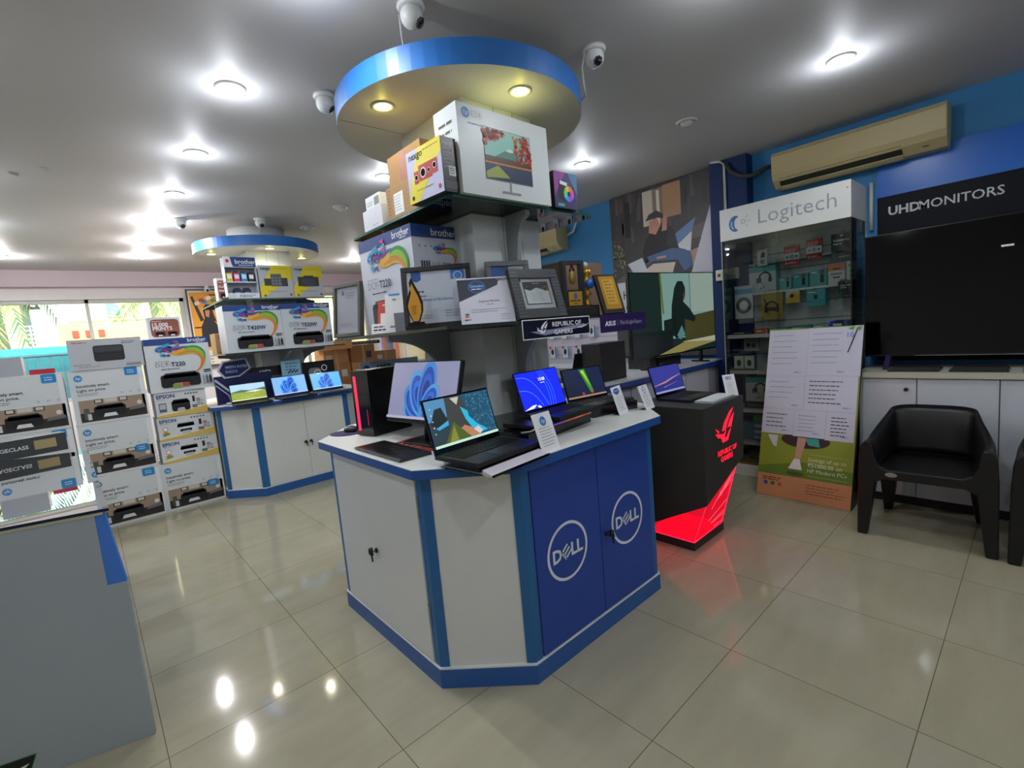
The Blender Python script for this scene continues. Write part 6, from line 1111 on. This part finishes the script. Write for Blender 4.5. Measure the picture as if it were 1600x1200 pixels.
# ------------------------------------------------------------------ black plastic armchairs
PLAS = M('#060607', .4, noise=.1, nscale=30)
def armchair(label, x, y):
    """Faces -y in its own frame."""
    t = thing('armchair', label, 'chair', (x, y, 0), -88)
    # stations round the rim from one arm front, round the back, to the other: rim outer, rim inner, seat edge, skirt
    def st(u):
        s = abs(u); sg = 1 if u > 0 else -1
        if s > .45:                                  # arm, running forward
            k = (s-.45)/.55; yy = .14-.385*k; xo = .225+.062*math.sin(min(1, k*1.5)*math.pi/2); z = .575+.135*(1-min(1, k*1.25))**1.6
            return (sg*xo, yy, z), (sg*(xo-.05), yy, z-.004), (sg*(.185+.01*k), yy*.95, .402), (sg*(xo+.004), yy, .352)
        a = s/.45*math.pi/2; xo = .225*math.sin(a)**.6 if s else 0; yy = .14+.125*math.cos(a)**.7 if s < .449 else .14; z = .71+.02*math.cos(a)
        return (sg*xo, yy, z), (sg*(xo-.045*math.sin(a)), yy-.035*math.cos(a)-.004, z-.004), (sg*.185*math.sin(a)**.7, .12+.07*math.cos(a), .402), (sg*xo*1.02, yy-.03*math.cos(a), .352)
    N = 40; S4 = [st(-1+2*i/N) for i in range(N+1)]; vs = []; fs = []
    for q in S4: vs += [q[3], q[0], q[1], q[2], ((q[3][0]*.9), q[3][1]*.9, .35)]
    for i in range(N):
        for j in range(3): a = 5*i+j; fs.append((a, a+1, a+6, a+5))
    for e in (0, N): b = 5*e; fs.append((b, b+3, b+2, b+1) if e == 0 else (b, b+1, b+2, b+3))
    m = MB().add(vs, fs, PLAS, True); o = m.build('shell', t); so_ = o.modifiers.new('thick', 'SOLIDIFY'); so_.thickness = .008; so_.offset = -1
    sb = o.modifiers.new('smooth', 'SUBSURF'); sb.levels = 1; sb.render_levels = 1
    m = MB().prism([(-.225, -.24), (.225, -.24), (.195, .1), (.11, .185), (-.11, .185), (-.195, .1)], .372, .403, PLAS); m.build('seat', t, .006)
    half = [(.298, .345), (.292, .50), (.284, .548), (.262, .574), (.238, .57), (.226, .545), (.216, .47), (.196, .428), (.16, .41)]
    P = half+[(-x_, z_) for x_, z_ in half[::-1]]+[(-.21, .33), (-.17, .352), (.17, .352), (.21, .33)]
    m = MB().extr(P, 'y', -.272, -.228, PLAS); m.build('front_frame', t, .007)
    for sx in (-1, 1):
        for fr in (0, 1):
            if fr: top = [(sx*.208, -.2715), (sx*.2975, -.2715), (sx*.2965, -.15), (sx*.208, -.15)]; bot = [(sx*.252, -.28), (sx*.302, -.28), (sx*.302, -.225), (sx*.252, -.225)]; zt = .40
            else: top = [(sx*.15, .07), (sx*.26, .07), (sx*.22, .2), (sx*.15, .2)]; bot = [(sx*.2, .215), (sx*.245, .215), (sx*.245, .27), (sx*.2, .27)]; zt = .40
            if sx < 0: top, bot = top[::-1], bot[::-1]
            vs = []; K = 6
            for k in range(K+1):
                f = k/K; g = f
                for p_, q_ in zip(bot, top): vs.append((p_[0]+(q_[0]-p_[0])*g, p_[1]+(q_[1]-p_[1])*f, zt*f))
            fs = [(3, 2, 1, 0), tuple(4*K+i for i in range(4))]
            for k in range(K):
                for i in range(4): j = (i+1) % 4; fs.append((4*k+i, 4*k+j, 4*k+4+j, 4*k+4+i))
            m = MB().add(vs, fs, PLAS); m.build('leg', t, .008)
    m = MB().extr([(-.14+.028*math.cos(R(15*i)), .384+.013*math.sin(R(15*i))) for i in range(24)], 'y', -.2745, -.2721, M('#8f8c82', .4)); m.build('badge', t); return t
armchair('black plastic armchair beside the leaning notice board', 3.63, .445)
armchair('black plastic armchair cut by the frame edge, next to another one', 3.63, -.19)

# ------------------------------------------------------------------ far corner
t = thing('framed_poster', 'orange poster of a dark haired person in black beside the long window', 'poster', (1.33, 8.83, 1.25), 0)
m = MB().box(0, 0, 0, .48, .03, 1.2, M('#3a3c3a', .5)); a = m.face((0, -.0005, 0), (1, 0, 0), (0, 0, 1)); a.rect(.02, .02, .46, 1.18, M('#d9cfc4', .5)); a.rect(.035, .25, .445, 1.15, M('#e09a2c', .5), 2)
a.poly([(.12, .3), (.14, .62), (.2, .75), (.3, .75), (.37, .62), (.38, .3)], M('#1d1c22', .5), 3); a.poly([(.2, .74), (.19, .9), (.24, .97), (.31, .96), (.33, .8), (.36, .68), (.28, .74)], M('#2a1a14', .5), 4); a.poly([(.22, .78), (.22, .9), (.26, .93), (.28, .86), (.26, .76)], M('#c98a6a', .5), 5); a.poly([(.05, 1.08), (.08, 1.1), (.19, .72), (.14, .7)], M('#26252c', .5), 4)
for i, (x, z, c) in enumerate(((.16, 1.0, '#c83a3a'), (.26, 1.03, '#e8e4dc'), (.32, .99, '#3a9a6a'), (.2, .97, '#3a8ab0'), (.36, .93, '#e8e4dc'), (.1, .95, '#d8d0c0'))): a.poly([(x, z), (x+.07, z+.02), (x+.05, z+.07), (x-.01, z+.05)], M(c, .5), 5)
a.para(.05, .6, .1, 1, 1, .02, INK, 4); a.para(.3, 1.1, .12, 1, 1, .02, INK, 4); a.para(.05, .1, .2, 2, .05, .02, GREY, 2); m.build('print', t)
CB_ = [M('#b07a4a', .75, noise=.12, nscale=9), M('#c48d5c', .75, noise=.12, nscale=9), M('#a36f42', .75, noise=.12, nscale=9)]
spots = []; r = random.Random(21)
for c, (x, hs, y) in enumerate(((2.62, (.3, .28, .3, .26, .2), 7.0), (3.02, (.32, .3, .24, .26, .26), 6.95), (3.42, (.3, .3, .3, .2, .16), 7.02))):
    z = 0
    for k, h in enumerate(hs):
        w = .385-.02*r.random(); spots.append((x+r.uniform(0, .012), y+r.uniform(0, .03), z, w, .36, h-.0015, c, k)); z += h
place = ['at the floor', 'second from the floor', 'third from the floor', 'fourth from the floor', 'topmost']
colm = ['stack beside the far counter', 'middle one of three stacks', 'stack next to the salmon frame']
for x, y, z, w, d, h, c, k in spots:
    carton('brown_carton', 'brown carton %s in the %s' % (place[k], colm[c]), 'carton', 'brown cartons stacked in the far corner', (x, y, z), w, d, h, 0, lambda a, W, H, k=k, c=c: (a.rect(W*.47, 0, W*.53, H, M('#c9a06c', .4)), a.rect(W*(.62 if (k+c) % 2 else .1), H*.2, W*(.85 if (k+c) % 2 else .33), H*.6, M('#3a3834' if (k*c) % 3 == 1 else '#d5c9b6', .5), 1)), CB_[(k+c) % 3])
carton('board_box', 'long black carton lying across the brown cartons', 'box', None, (3.0, 7.0, 1.3815), .5, .2, .05, -4, lambda a, W, H: a.para(W*.05, H*.4, W*.9, 1, 1, H*.3, GREY), M('#1b1b1e', .5))
carton('brown_carton', 'long brown carton tilted on top of the corner cartons', 'carton', 'brown cartons stacked in the far corner', (2.5, 6.9, 1.3415), .5, .3, .13, -6, lambda a, W, H: a.para(W*.1, H*.3, W*.7, 3, H*.2, H*.03, M('#9a6a44', .6), 1, 3), CB_[1])
